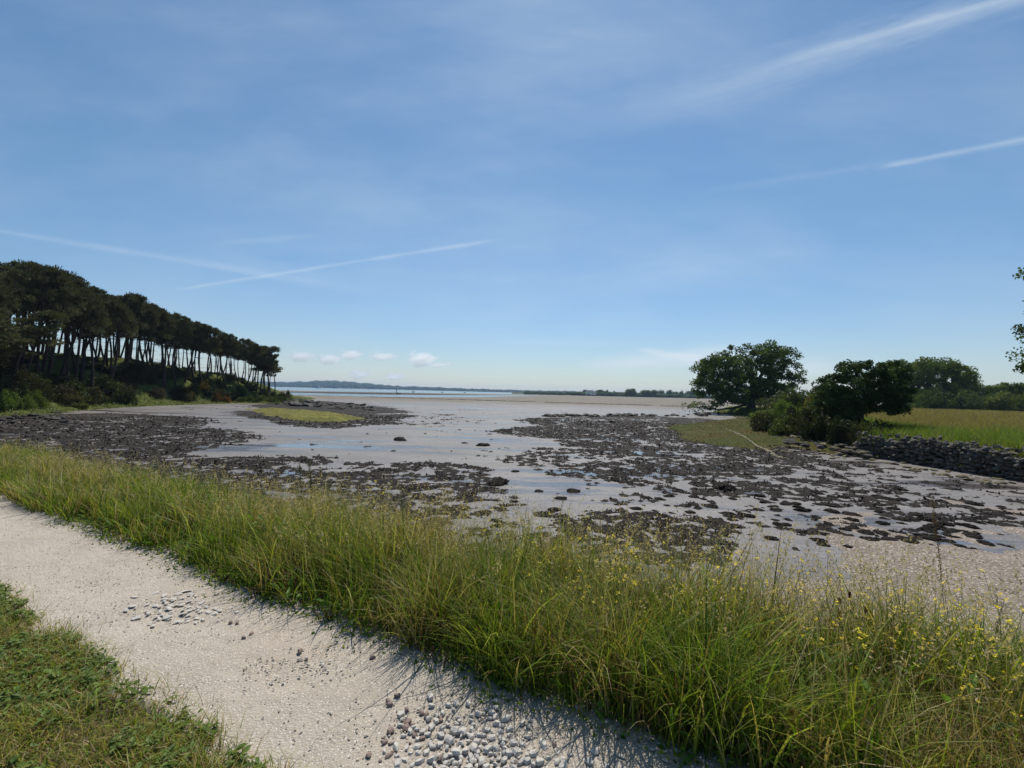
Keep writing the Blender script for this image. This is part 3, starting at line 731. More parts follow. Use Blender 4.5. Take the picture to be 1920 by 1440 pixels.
for (px, py, d, n_, c, lab) in (
    (1781, 940, 3.0, 3.6, (.13, .08, .05), 'tallest thin brown dock stalk, standing alone at the right above the shell beach'),
    (590, 858, 4.9, 3.4, (.07, .08, .04), 'dark upright dock stalk against the seaweed left of the middle'),
    (572, 868, 5.1, 3.4, (.07, .07, .05), 'shorter dark dock stalk just left of the tallest left stalk')):
    X, Y, Z = at(px, py, d); s_ = X*U[0]+Y*U[1]; nq = X*NN[0]+Y*NN[1]; g = float(ground_z(np.array(s_), np.array(nq)))
    o = spike(int(px), Z-g, .45, .007, c); o.location = (X, Y, g); tag(o, lab, 'dock stalk')
sp = spike(5, .55, .055, .0016, (.22, .07, .04)); sp.name = 'plantain_stalk'
for k, (px, py, d) in enumerate(((1562,1115,2.55),(1606,1135,2.5),(1568,1150,2.45),(1380,1155,2.5),(975,1010,3.4),(1602,1108,2.6))):
    o = sp if k == 0 else copy_tree(sp); X, Y, Z = at(px, py, d); s_ = X*U[0]+Y*U[1]; nq = X*NN[0]+Y*NN[1]; g = float(ground_z(np.array(s_), np.array(nq)))
    o.location = (X, Y, g); o.scale = (1, 1, max(.3, Z-g)/.55); o.rotation_euler = (0, 0, k)
    tag(o, 'thin stalk with a dark reddish seed head rising from the grass at right', 'plantain', 'reddish seed heads in the grass')

# ------------------------------------------------------------------ trees
def skeleton(A, base, top, nodes, k=.05, r0=.3, rng=R):
    """limbs from a trunk to clump centres"""
    pos = [np.array(base, float), (np.array(base)*.5+np.array(top)*.5)+rng.normal(size=3)*.02, np.array(top, float)]; par = [-1, 0, 1]; plen = [0, 0, 0]
    order = sorted(range(len(nodes)), key=lambda i: np.linalg.norm(nodes[i]-top))
    for i in order:
        c = nodes[i]; PP = np.array(pos[2:]); d = np.linalg.norm(PP-c, axis=1)+.35*np.array(plen[2:])
        j = int(np.argmin(d))+2
        pj = pos[j]; mid = (pj+c)/2+rng.normal(size=3)*np.linalg.norm(c-pj)*.07; mid[2] += .05*np.linalg.norm(c-pj)
        pos.append(mid); par.append(j); plen.append(plen[j]+np.linalg.norm(mid-pj)); pos.append(c); par.append(len(pos)-2); plen.append(plen[-1]+np.linalg.norm(c-mid))
    cnt = np.ones(len(pos))
    for i in range(len(pos)-1, 0, -1): cnt[par[i]] += cnt[i]
    rr = k*np.sqrt(cnt)*.55; rr[:2] = np.maximum(rr[:2], r0); rr[2] = max(rr[2], r0*.8); rr[0] = r0*1.25
    for i in range(1, len(pos)):
        a, b = pos[par[i]], pos[i]; ra_ = min(rr[par[i]], rr[i]*1.5) if par[i] > 1 else rr[par[i]]
        tube(A, [a, (a*2+b)/3, (a+b*2)/3, b], [ra_, (ra_*2+rr[i])/3, (ra_+2*rr[i])/3, rr[i]*.95], 7 if rr[i] > .1 else 4)
def outline_tree(name, label, cat, poly, d, base_px, base_z, top_px, nb, leaves, lsize, br, lm, seed, r0=.3, deep=.8, group=None, gap=0., trunk=True, color=None):
    r = np.random.default_rng(seed); P = np.array(poly, float)
    C = []; mn = P.min(0); mx = P.max(0); pxm = d/F
    maxd = sdpoly(P, *np.meshgrid(np.linspace(mn[0], mx[0], 30), np.linspace(mn[1], mx[1], 30))).max()
    bpx = br/pxm
    while len(C) < nb:
        q = mn+r.random(2)*(mx-mn); s = float(sdpoly(P, np.array([q[0]]), np.array([q[1]]))[0])
        if s < bpx*.62: continue
        hd = deep*math.sqrt(max(0, 1-(1-min(1, s/maxd))**2))*maxd*pxm
        c = np.array(at(q[0], q[1], d)); c[1] += r.uniform(-1, 1)*hd
        # keep the silhouette when stepping in depth: slide along the depth axis only, real position kept
        c[0] += 0; 
        if C and gap and np.min(np.linalg.norm(np.array(C)-c, axis=1)) < gap*br: 
            if r.random() < .9: continue
        C.append(c)
    C = np.array(C); bx = at(base_px, 700, d)[0]; base = np.array([bx, d, base_z])
    root = empty(name, base)
    if trunk:
        A = Acc(); tp_ = np.array(at(*top_px, d)); skeleton(A, np.zeros(3), tp_-base, list(C-base), br*.045, r0, r)
        A.build('trunk', M['bark'], root, smooth=True)
    n = leaves//nb; rb = br*r.uniform(.6, 1.2, nb)
    U3 = r.normal(size=(nb, n, 3)); U3 /= np.linalg.norm(U3, axis=2)[..., None]
    rr = r.random((nb, n, 1))**.45
    Lp = (C-base)[:, None]+U3*rr*rb[:, None, None]*[1, 1, .72]; Lp = Lp.reshape(-1, 3)
    V, Q = leafcards(Lp, r.uniform(.7, 1.3, len(Lp))*lsize, r.uniform(.7, 1.2, len(Lp))*lsize*.7, rng=r, updraft=.15)
    o = mesh_np('crown', V, Q, lm, None, False, root)
    if color: o.color = (*color, 1)
    return tag(root, label, cat, group)
outline_tree('oak_tree', 'large spreading oak with a low limb reaching left over the mud', 'tree',
  [(1296,684),(1318,664),(1340,660),(1372,650),(1378,636),(1394,634),(1402,642),(1434,638),(1452,642),(1462,654),(1470,646),(1490,648),(1494,668),(1484,680),(1500,694),(1505,715),(1498,728),(1478,740),(1450,760),(1420,764),(1395,762),(1370,762),(1345,764),(1320,752),(1306,740),(1306,728),(1302,705)],
  70, 1408, -.45, (1412, 745), 270, 36000, .30, .92, M['oak_leaf'], 21, .62, .85, gap=.8)
# low limb of the oak
b0 = bpy.data.objects['oak_tree']; A = Acc(); B = Acc(); r = np.random.default_rng(2)
L0 = np.array(at(1405, 757, 70))-np.array(b0.location); L1 = np.array(at(1345, 768, 69))-np.array(b0.location); L2 = np.array(at(1290, 764, 68))-np.array(b0.location)
tube(A, [L0, (L0+L1)/2+[0, 0, -.2], L1, (L1+L2)/2+[0, 0, .2], L2], [.2, .15, .11, .07, .04], 5)
P = L1+(L2-L1)*r.random((900, 1))*1.05+r.normal(size=(900, 3))*[.5, .6, .38]+[0, 0, .25]; kk = fbm(P[:, 0]*1.2, P[:, 2]*1.2, 2, 3) > -.05; P = P[kk]
V, Q = leafcards(P, .27, .18, rng=r); B.add(V, Q)
lo = A.build('low_limb', M['bark'], b0); B.build('foliage', M['oak_leaf'], lo)
outline_tree('oak_tree', 'small dark round oak with a short trunk behind the wall end', 'tree',
  [(1535,722),(1540,705),(1562,695),(1578,682),(1582,672),(1600,674),(1614,667),(1626,657),(1638,662),(1644,672),(1662,676),(1684,668),(1698,690),(1698,720),(1700,752),(1692,782),(1665,784),(1640,778),(1615,782),(1595,796),(1560,800),(1538,785),(1533,745)],
  27, 1613, -.35, (1614, 762), 210, 30000, .13, .40, M['oak_dark'], 22, .14, .8, gap=.8)
outline_tree('oak_tree', 'oak whose leafy branch ends reach into the right edge of the picture', 'tree',
  [(1906,545),(1914,517),(1938,492),(2050,400),(2200,380),(2350,470),(2400,620),(2300,720),(2100,735),(1950,722),(1945,712),(1926,690),(1922,650),(1924,615),(1945,585),(1935,548)],
  21, 2170, -.1, (2150, 690), 170, 26000, .13, .55, M['oak_leaf'], 23, .3, .6)
G3 = 'broad tree crowns behind the meadow'
outline_tree('broadleaf_tree', 'wide domed olive green tree behind the meadow, right of the small dark oak', 'tree',
  [(1665,705),(1680,680),(1710,669),(1745,668),(1770,673),(1800,684),(1815,700),(1822,728),(1815,752),(1760,762),(1690,764),(1660,760)],
  98, 1745, .1, (1745, 745), 240, 30000, .36, 1.25, M['hedge_leaf'], 24, .35, .9, gap=.7, group=G3)
outline_tree('broadleaf_tree', 'smaller feathery tree sloping down to the right of the wide domed tree', 'tree',
  [(1780,700),(1800,683),(1818,702),(1840,722),(1852,735),(1850,760),(1790,762),(1780,740)],
  102, 1812, .1, (1812, 750), 80, 9000, .34, 1.0, M['hedge_leaf'], 25, .25, .9, gap=.6, group=G3)
for k, (poly, bx, lab) in enumerate((
  ([(1838,742),(1852,722),(1875,714),(1905,718),(1935,716),(1950,740),(1940,758),(1850,760)], 1890, 'rounded low tree of the hedge at the far right of the meadow'),
  ([(1930,745),(1945,718),(1990,712),(2040,720),(2050,760),(1935,762)], 1990, 'low hedge tree at the far right edge'),)):
    outline_tree('broadleaf_tree', lab, 'tree', poly, 95, bx, .1, (bx, 752), 90, 10000, .34, 1.0, M['hedge_leaf'], 26+k, .25, .9, gap=.6, group=G3)
# shrubs: prototypes with per-object colour
def shrub_proto(seed, n=2600, ls=.11, squash=.8):
    r = np.random.default_rng(seed); nb = 26; C = r.normal(size=(nb, 3)); C /= np.linalg.norm(C, axis=1)[:, None]; C *= r.uniform(.25, .85, (nb, 1)); C[:, 2] = np.abs(C[:, 2])*squash+.15
    k = n//nb; u = r.normal(size=(nb, k, 3)); u /= np.linalg.norm(u, axis=2)[..., None]
    P = (C[:, None]+u*(r.random((nb, k, 1))**.45)*r.uniform(.2, .38, (nb, 1, 1))).reshape(-1, 3); P[:, 2] = np.maximum(P[:, 2], .02)
    V, Q = leafcards(P, r.uniform(.7, 1.3, len(P))*ls, r.uniform(.6, 1.1, len(P))*ls*.65, rng=r)
    root = mesh_np('shrub', V, Q, M['shrub'])
    A = Acc()
    for i in range(9):
        c = C[i]; tube(A, [np.zeros(3), c*.5+[0, 0, -.05], c], [.03, .02, .01], 4)
    A.build('stem', M['bark'], root); return root
SH = [shrub_proto(300+i) for i in range(5)]; used = [0]
def shrub(x, y, z, sx, sz, color, label, group=None, cat='shrub'):
    i = used[0]; o = SH[i] if i < 5 else copy_tree(SH[rnd.randrange(5)]); used[0] += 1
    o.location = (x, y, z-.08); o.scale = (sx, sx*rnd.uniform(.8, 1.1), sz); o.rotation_euler = (0, 0, rnd.uniform(0, 6.28)); o.color = (*color, 1); tag(o, label, cat, group)
def shrub_px(px, top, d, wpx, color, label, group=None):
    X, Y, Zt = at(px, top, d); xa, ya = np.array([X]), np.array([Y])
    Z = max(float(mead_z(xa, ya)[0]), float(marsh_z(xa, ya)[0]), -1.0)
    shrub(X, Y, Z, wpx*.5*d/F*1.35, max(.3, (Zt-Z)/.86), color, label, group)
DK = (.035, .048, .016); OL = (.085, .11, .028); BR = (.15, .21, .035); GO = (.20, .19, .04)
# right side shrubs around the oaks
for a in ((1440,768,46,56,BR,'bright yellow green shrub in front of the big oak trunk'),
          (1500,728,48,80,OL,'olive shrub between the two oaks, tallest of them'),
          (1535,742,44,62,GO,'yellowish shrub left of the small dark oak'),
          (1462,788,38,66,DK,'dark shrub under the yellow green shrub by the big oak'),
          (1505,785,33,70,OL,'low olive shrub above the shore rocks between the oaks'),
          (1470,736,56,74,(.09,.10,.05),'greyish shrub directly right of the big oak trunk'),
          (1478,752,43,50,BR,'yellow green shrub top rising beside the greyish shrub'),
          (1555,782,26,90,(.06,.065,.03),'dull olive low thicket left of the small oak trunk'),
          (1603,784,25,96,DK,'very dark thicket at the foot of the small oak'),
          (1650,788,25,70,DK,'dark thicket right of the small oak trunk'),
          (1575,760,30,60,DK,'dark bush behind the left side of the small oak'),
          (1590,782,31,34,BR,'small bright shrub seen under the small oak crown'),
          (1420,790,52,40,OL,'small round shrub at the foot of the big oak')):
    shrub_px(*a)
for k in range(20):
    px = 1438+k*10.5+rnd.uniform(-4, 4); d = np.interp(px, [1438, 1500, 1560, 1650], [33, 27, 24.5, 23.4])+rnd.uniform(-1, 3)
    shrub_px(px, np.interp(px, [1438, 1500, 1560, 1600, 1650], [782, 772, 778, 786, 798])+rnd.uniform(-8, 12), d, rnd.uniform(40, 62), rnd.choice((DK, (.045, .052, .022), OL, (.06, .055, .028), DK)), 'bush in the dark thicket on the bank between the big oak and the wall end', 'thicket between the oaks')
for k in range(16):
    px = 1690+k*17+rnd.uniform(-5, 5); d = rnd.uniform(84, 92)
    shrub_px(px, rnd.uniform(728, 744), d, rnd.uniform(34, 52), rnd.choice(((.11, .15, .04), (.09, .13, .035), (.15, .18, .05), (.09, .12, .05))), 'grey green shrub in the hedge along the far side of the meadow', 'hedge shrubs behind the meadow')
for k in range(9):
    px = 1700+k*27+rnd.uniform(-8, 8); Y = 17.5+rnd.uniform(0, 4.5)
    x = 18.6+rnd.uniform(0, 1.2)+.0*Y; shrub(x, Y, float(mead_z(np.array([x]), np.array([Y]))[0]), rnd.uniform(.3, .6), rnd.uniform(.25, .45), rnd.choice((BR, OL, (.12, .17, .04))), 'leafy green clump growing just behind the top of the wall', 'green clumps behind the wall', 'plant clump')

# ------------------------------------------------------------------ pines
def pine_proto(seed, lean, h=11.5, wind=0.):
    r = np.random.default_rng(seed); root = empty('pine_tree', (0, 0, 0)); A = Acc()
    cx = lean+wind; az = r.random()*6.28
    t = np.linspace(0, 1, 9); off = r.normal(size=2)*.55
    tr = np.stack([cx*t**1.3+off[0]*np.sin(t*3.1), off[1]*np.sin(t*2.6), h*.86*t], 1)
    tube(A, tr, np.linspace(.17, .06, 9), 7)
    C = []
    for k in range(46):
        f = r.uniform(.60, 1.0); ip = min(7, int(f*8)); p = tr[ip]+(tr[ip+1]-tr[ip])*(f*8-ip if ip < 7 else .5)
        a = r.random()*6.28; L = r.uniform(.4, 2.3)*(1.15-.65*max(0, (f-.6)/.4))*(.55 if f < .6 else 1)
        c = p+np.array([math.cos(a)*L, math.sin(a)*L, r.uniform(.1, .9)]); C.append(c)
        tube(A, [p, (p+c)/2+[0, 0, -.1], c], [.06, .04, .02], 4)
    C.append(tr[-1]+[0, 0, .5]); C.append(tr[-1]+[.5, 0, .2])
    for k in range(7):    # dead snags
        f = r.uniform(.22, .5); p = tr[int(f*8)]; a = r.random()*6.28; c = p+np.array([math.cos(a), math.sin(a), r.uniform(-.2, .3)])*r.uniform(.5, 1.4); tube(A, [p, (p+c)/2, c], [.03, .02, .01], 3)
    A.build('trunk', M['pbark'], root, smooth=True)
    C = np.array(C); n = 150; nb = len(C); u = r.normal(size=(nb, n, 3)); u /= np.linalg.norm(u, axis=2)[..., None]
    rr = np.minimum(np.abs(r.normal(.78, .30, (nb, n, 1))), 1.5); rb = r.uniform(.28, .66, (nb, 1, 1))
    P = (C[:, None]+u*rr*rb*[1, 1, .66]).reshape(-1, 3)
    V, Q = leafcards(P, r.uniform(.18, .36, len(P)), r.uniform(.06, .12, len(P)), dirs=u.reshape(-1, 3)*.8+[0, 0, .9], rng=r)
    mesh_np('crown', V, Q, M['pine'], None, False, root); return root
PP = [pine_proto(400+i, l) for i, l in enumerate((.6, -1.0, .2, 1.5, -.5, 1.0, 2.2))]; pu = [0]
TOPX = [-400, -150, -60, 0, 20, 60, 110, 150, 215, 240, 300, 350, 400, 440, 480, 505, 522, 536]
TOPY = [455, 470, 488, 500, 484, 492, 503, 526, 553, 547, 568, 588, 612, 622, 636, 652, 664, 684]
DX = [-400, -150, 0, 150, 281, 344, 469, 540]; DY = [27, 31, 36, 46, 55, 60, 70, 77]
def pine_at(px, doff, topoff, label, group, rot=None, wide=1.):
    d = np.interp(px, DX, DY)+doff; ty = np.interp(px, TOPX, TOPY)+topoff
    X, Y, Zt = at(px, ty, d); zb = float(head_z(np.array([X]), np.array([Y]))[0])-.1
    zb = max(zb, -.6)
    i = pu[0]; o = PP[i] if i < len(PP) else copy_tree(PP[rnd.randrange(len(PP))]); pu[0] += 1
    h = (Zt-zb); s = h/10.9; w = s*rnd.uniform(.72, 1.0)*wide
    o.location = (X, Y, zb); o.scale = (w, w, s); o.rotation_euler = (0, 0, rnd.uniform(-.6, .6)+(0 if rnd.random() < .75 else 3.14) if rot is None else rot)
    tag(o, label, 'pine tree', group)
LAB = ((110, 'tall pine in the dense dark stand at the left end of the headland', 'pines at the left end'),
       (250, 'bare-trunked pine in the left middle of the headland row, sky between trunks', 'pines left of the row middle'),
       (400, 'slender pine in the right middle of the headland row', 'pines right of the row middle'),
       (999, 'shorter wind-bent pine near the headland tip', 'pines near the tip'))
def plab(px):
    for lim, l, g in LAB:
        if px < lim: return l, g
for row, (n, off, to) in enumerate(((66, 3, 4), (66, 8, 8), (60, 13, 12))):
    for k in range(n):
        px = -330+(k+rnd.random()*.9)/n*850
        if row == 2 and px > 500: continue
        pine_at(px, off+rnd.uniform(-2, 2), to+rnd.uniform(-7, 12), *plab(px))
for px, to in ((20, 0), (55, 2), (240, 0), (290, 2), (425, 4), (150, 6), (335, 2), (85, 1)):
    pine_at(px, 4, to, *plab(px))
# the two leaning pines at the tip
pine_at(493, 2, 2, 'wide wind-swept pine next to the last one at the headland tip', None, 0.0, 1.5)
pine_at(507, 1, 5, 'rightmost pine, leaning seawards over the tip of the headland', None, 0.2, 1.6)
# young pines and thicket filling the left end
for k in range(7):
    px = -150+k*30+rnd.uniform(-8, 8); pine_at(px, rnd.uniform(-3, 0), rnd.uniform(75, 125), 'low dense young pine in front of the tall pines at the left end', 'young pines at the left end', None, 1.9)
# shrubs on the headland slope
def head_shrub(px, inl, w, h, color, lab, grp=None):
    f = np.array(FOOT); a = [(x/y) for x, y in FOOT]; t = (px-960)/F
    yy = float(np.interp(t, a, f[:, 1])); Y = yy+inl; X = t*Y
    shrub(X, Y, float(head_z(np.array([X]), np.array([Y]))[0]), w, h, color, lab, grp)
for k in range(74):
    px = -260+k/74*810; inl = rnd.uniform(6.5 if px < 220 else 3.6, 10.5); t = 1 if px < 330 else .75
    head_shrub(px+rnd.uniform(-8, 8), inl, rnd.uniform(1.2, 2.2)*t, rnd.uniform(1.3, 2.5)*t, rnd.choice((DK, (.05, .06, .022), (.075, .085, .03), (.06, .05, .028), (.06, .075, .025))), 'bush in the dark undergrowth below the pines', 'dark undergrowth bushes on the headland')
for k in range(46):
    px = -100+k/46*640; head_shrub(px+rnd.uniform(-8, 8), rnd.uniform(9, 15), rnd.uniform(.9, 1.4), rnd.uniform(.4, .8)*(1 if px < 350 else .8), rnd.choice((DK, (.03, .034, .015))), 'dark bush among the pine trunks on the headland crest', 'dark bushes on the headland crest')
head_shrub(18, 4.6, 1.0, 1.5, (.12, .17, .035), 'bright green leafy bush at the far left below the pines')
head_shrub(70, 4.8, .8, 1.7, (.12, .16, .03), 'bright green bush, second from the left edge')
head_shrub(45, 4.2, 1.0, 1.1, (.10, .14, .03), 'low green bush between the two bright bushes at left')
head_shrub(140, 4.6, 1.3, 1.6, (.09, .08, .03), 'brownish green bush at the edge of the grass strip')
head_shrub(152, 3.4, 1.0, .8, (.10, .12, .03), 'low green bush in front of the dark thicket')
head_shrub(425, 2.6, .8, 1.1, (.20, .085, .02), 'rust orange bush near the right end of the undergrowth')
head_shrub(408, 3.0, 1.0, 1.5, (.12, .06, .025), 'reddish brown bush behind the rust orange one')
head_shrub(350, 4.2, 1.2, 1.9, (.10, .085, .02), 'ochre topped bush left of the rust bushes')
head_shrub(385, 5.2, 1.2, 2.0, (.12, .09, .02), 'yellowish bush below the pine trunks')
for k in range(8): head_shrub(455+k*15, rnd.uniform(1.8, 4), rnd.uniform(.9, 1.5), rnd.uniform(.6, 1.2), rnd.choice((OL, (.08, .11, .03), (.06, .07, .025))), 'low green bush at the tip of the headland', 'low bushes at the tip')

# ------------------------------------------------------------------ rocks on the shore
rock_me = {}
for nm, mm in (('dark', M['dark_rock']), ('lichen', M['shore_rock']), ('weed', M['weed'])):
    if nm == 'weed':
        rock_me[nm] = []
        for q in range(7):
            bm = bmesh.new(); bmesh.ops.create_icosphere(bm, subdivisions=4, radius=1)
            v = np.array([a_.co[:] for a_ in bm.verts]); T_ = np.array([[a_.index for a_ in f_.verts] for f_ in bm.faces]); bm.free()
            f = 1+.35*fbm(v[:, 0]*1.1+q*5, v[:, 1]*1.1+v[:, 2]*.7, 3, 200+q)+.22*fbm(v[:, 0]*5+v[:, 2]*3, v[:, 1]*5, 3, 210+q)
            v = v*f[:, None]; A = Acc(); A.add(v, T=T_); rr_ = np.random.default_rng(q); ii = rr_.integers(0, len(v), 700)
            V, Q = leafcards(v[ii]*1.02, rr_.uniform(.15, .34, 700), rr_.uniform(.05, .1, 700), dirs=np.stack([v[ii, 0], v[ii, 1], v[ii, 2]*0-.3], 1)*.6, rng=rr_); A.add(V, Q)
            rock_me[nm].append(A.build('rock', mm, link=False))
        continue
    rock_me[nm] = [mesh_np('rock', *h, mm, link=False) for h in (HARD+HULLS[:3])]
def rock(x, y, z, s, kind, label, group, flat=.6, name='rock', cat='rock'):
    o = link_obj(name, rnd.choice(rock_me[kind])); o.location = (x, y, z+s*flat*.25); o.scale = (s*rnd.uniform(.8, 1.3), s*rnd.uniform(.7, 1), s*flat)
    o.rotation_euler = (rnd.uniform(-.2, .2), rnd.uniform(-.2, .2), rnd.uniform(0, 6.28)); tag(o, label, cat, group)
for k in range(60):
    px = rnd.uniform(505, 600); py = 748+(px-505)*.09+rnd.uniform(-4, 9); x, y = G(px, py); rock(x, y, -1.0, rnd.uniform(.35, .95), 'dark', 'dark rock at the foot of the headland tip', 'rocks at the headland tip')
for k in range(26):
    px = rnd.uniform(590, 700); py = 757+(px-590)*.06+rnd.uniform(-3, 8); x, y = G(px, py); rock(x, y, -.95, rnd.uniform(.25, .6), 'dark', 'low dark rock on the spit off the headland', 'rocks on the spit', .5)
for k in range(46):
    px = rnd.uniform(-60, 130); py = 783+rnd.gauss(0, 4.5); x, y = G(px, py+3); rock(x, y, -.95, rnd.uniform(.12, .34), 'dark', 'dark boulder below the grass strip at the far left', 'boulders at the far left shore')
for k in range(46):
    px = rnd.uniform(1000, 1270); py = 782-(px-1000)*.012+rnd.uniform(-1.5, 1.5); x, y = G(px, py); rock(x, y, -.97, rnd.uniform(.2, .55), 'dark', 'dark rock on the outer edge of the right-hand seaweed spit', 'rocks on the right spit')
for k in range(22):
    px = rnd.uniform(1280, 1400); py = 778-(px-1280)*.04+rnd.uniform(-1.5, 2.5); x, y = G(px, py, -.8); rock(x, y, -.85, rnd.uniform(.2, .5), 'dark', 'dark rock on the bank left of the big oak', 'rocks left of the oak')
for k in range(130):
    f = rnd.random(); px = 1440+f*480; py = 838+(px-1440)*.155+rnd.uniform(-12, 12)-6; x, y = G(px, py)
    if x > 17: continue
    rock(x, y, -1.0, rnd.uniform(.06, .19)*(1.2 if f < .4 else .9), 'lichen', 'lichen spotted stone strewn along the foot of the wall', 'stones along the wall foot', .5)
for k in range(60):
    px = rnd.uniform(1455, 1640); py = 822+(px-1455)*.16+rnd.uniform(-10, 7); x, y = G(px, py, -.8); rock(x, y, -.85+.1*rnd.random(), rnd.uniform(.12, .30), rnd.choice(('dark', 'lichen', 'dark')), 'tumbled stone on the bank below the shrubs', 'tumbled stones below the shrubs')
n_w = 0; tt = 0
while n_w < 230 and tt < 6000:
    tt += 1; px = rnd.uniform(700, 1900); py = rnd.uniform(800, 1030); x, y = G(px, py)
    nq = x*NN[0]+y*NN[1]
    if nq < 5.4 or x > 16: continue
    S = float(weed_field(np.array([x]), np.array([y]))[0])
    dens = .8 if px > 1100 and 880+.09*(px-1100) < py < 950+.12*(px-1100) else .12
    if S > .25 or rnd.random() > dens: continue
    rock(x, y, -1.02, rnd.uniform(.05, .17)*(1 if px > 1100 else 1.1), 'weed', 'small stone wrapped in dark seaweed standing clear on the mud', 'seaweed covered stones on the mud', .34, 'seaweed_clump', 'seaweed clump'); n_w += 1
for px, py, s, lab in ((750, 826, .34, 'dark rock standing alone on the mud left of the picture centre'), (905, 836, .30, 'low seaweed lump alone on the mud right of the picture centre'), (1360, 917, .32, 'largest seaweed lump at the front edge of the right-hand clumps'),(1148, 792, .35, 'small dark rock off the seaweed spit'), (932, 908, .3, 'seaweed lump in the middle foreground')):
    x, y = G(px, py); rock(x, y, -1.0, s*.85, 'weed', lab, None, .40, 'seaweed_clump', 'seaweed clump')

# ------------------------------------------------------------------ dry stone wall
A = Acc(); r = np.random.default_rng(77)
line = [(18.2, 2.0), (17.5, 10.0), (17.25, 15.3), (16.95, 18.4), (16.75, 20.6), (15.9, 21.6)]
def wall_pt(s):
    for i in range(len(line)-1):
        a = np.array(line[i]); b = np.array(line[i+1]); L = np.linalg.norm(b-a)
        if s <= L or i == len(line)-2: return a+(b-a)*min(s/L, 1), (b-a)/L
        s -= L
tot = sum(math.dist(line[i], line[i+1]) for i in range(len(line)-1))
for lay in range(2):
    for j in range(9):
        s = r.uniform(0, .2)
        while s < tot:
            w = r.uniform(.12, .32); p, tdir = wall_pt(s+w/2); hgt = .96+.09*math.sin(s*1.3)+.05*math.sin(s*4.1)
            if s > tot-.8: hgt *= max(.35, (tot-s)/.8)
            z = -1.08+j*.125+r.normal()*.03
            if z < -1.0+hgt-.05:
                nd = np.array([tdir[1], -tdir[0]]); off = .38*lay+r.normal()*.02-.05*(j/9)
                q = p+nd*(-1)*0+nd*off
                V, T = (HULLS+HARD)[r.integers(0, 22)]; a = math.atan2(tdir[1], tdir[0])+r.normal()*.2
                tilt = r.normal()*.25; ct, st = math.cos(tilt), math.sin(tilt)
                Rt = rz(a)@np.array([[1, 0, 0], [0, 1, 0], [0, 0, 1]])@np.array([[ct, 0, st], [0, 1, 0], [-st, 0, ct]])
                A.add((V*[w*.50, .2*r.uniform(.7, 1.25), .105*r.uniform(.7, 1.45)])@Rt.T+[q[0], q[1], z+.06], T=T)
            s += w*.93
root = A.build('stone_wall', M['wall']); tag(root, 'dry stone wall of grey rounded stones holding up the meadow edge', 'wall')
A = Acc()
for i in range(170):
    s = r.uniform(0, tot-.4); p, tdir = wall_pt(s); nd = np.array([tdir[1], -tdir[0]]); q = p+nd*r.uniform(-.12, .5); V, T = HULLS[r.integers(0, 14)]; sz = r.uniform(.05, .13)
    A.add(V@rotm(r).T*sz*[1.2, 1, .8]+[q[0], q[1], .06+r.normal()*.05], T=T)
A.build('loose_capping', M['wall'], root)

# ------------------------------------------------------------------ far shores
def ridge_fn(px): # top of the far shore in px above the horizon
    return np.interp(px, [200, 480, 540, 600, 630, 660, 700, 740, 800, 900, 1000, 1060, 1120, 1300, 1500], [6, 7, 7.2, 9.5, 10.2, 9.6, 7.0, 5.2, 4.8, 3.4, 3.2, 3.6, 4, 4, 4])
def far_strip(name, pxs, d0, d1, zf, m, **kw):
    rows = []
    for k in range(6):
        f = k/5; Y = d0+(d1-d0)*f; rows.append(np.array([[(px-960)/F*Y, Y, zf(px, f)] for px in pxs]))
    V = np.stack(rows, 0); o = mesh_np(name, V.reshape(-1, 3), grid_faces(6, len(pxs))[:, ::-1], m, None, True); return tag(o, **kw)
pxs = np.linspace(60, 1120, 260)
M['farland'] = plain('far_shore_ground', (.05, .07, .02), (.12, .11, .06), .02, .95, .05, .2, .1, 'pos')
far_strip('hills', pxs, 2080, 2900, lambda px, f: -1.2+f**.7*(ridge_fn(px)*2500/F*1.2), M['farland'], kind='structure')
A = Acc(); r = np.random.default_rng(91)
m = 9000; px = r.uniform(80, 1100, m); f = r.random(m)**.8; Y = 2090+800*f; tz = -1+f**.7*(ridge_fn(px)*2500/F*1.2)
X = (px-960)/F*Y; rr = r.uniform(3, 10, m)*(.7+.8*np.clip(fbm(px*.06, px*0, 3, 5)+.4, 0, 1))*np.interp(px, [80, 540, 600, 660, 740, 1000], [.6, .65, 1.15, 1.0, .6, .5])
for i in range(m):
    V, T = HARD[i % 8]; A.add(V*[rr[i]*1.2, rr[i], rr[i]*.95]+[X[i], Y[i], tz[i]+rr[i]*.55], T=T)
tag(A.build('far_wood', M['far_leaf']), 'long wooded shore far across the water, fading to blue', 'woodland', kind='stuff')
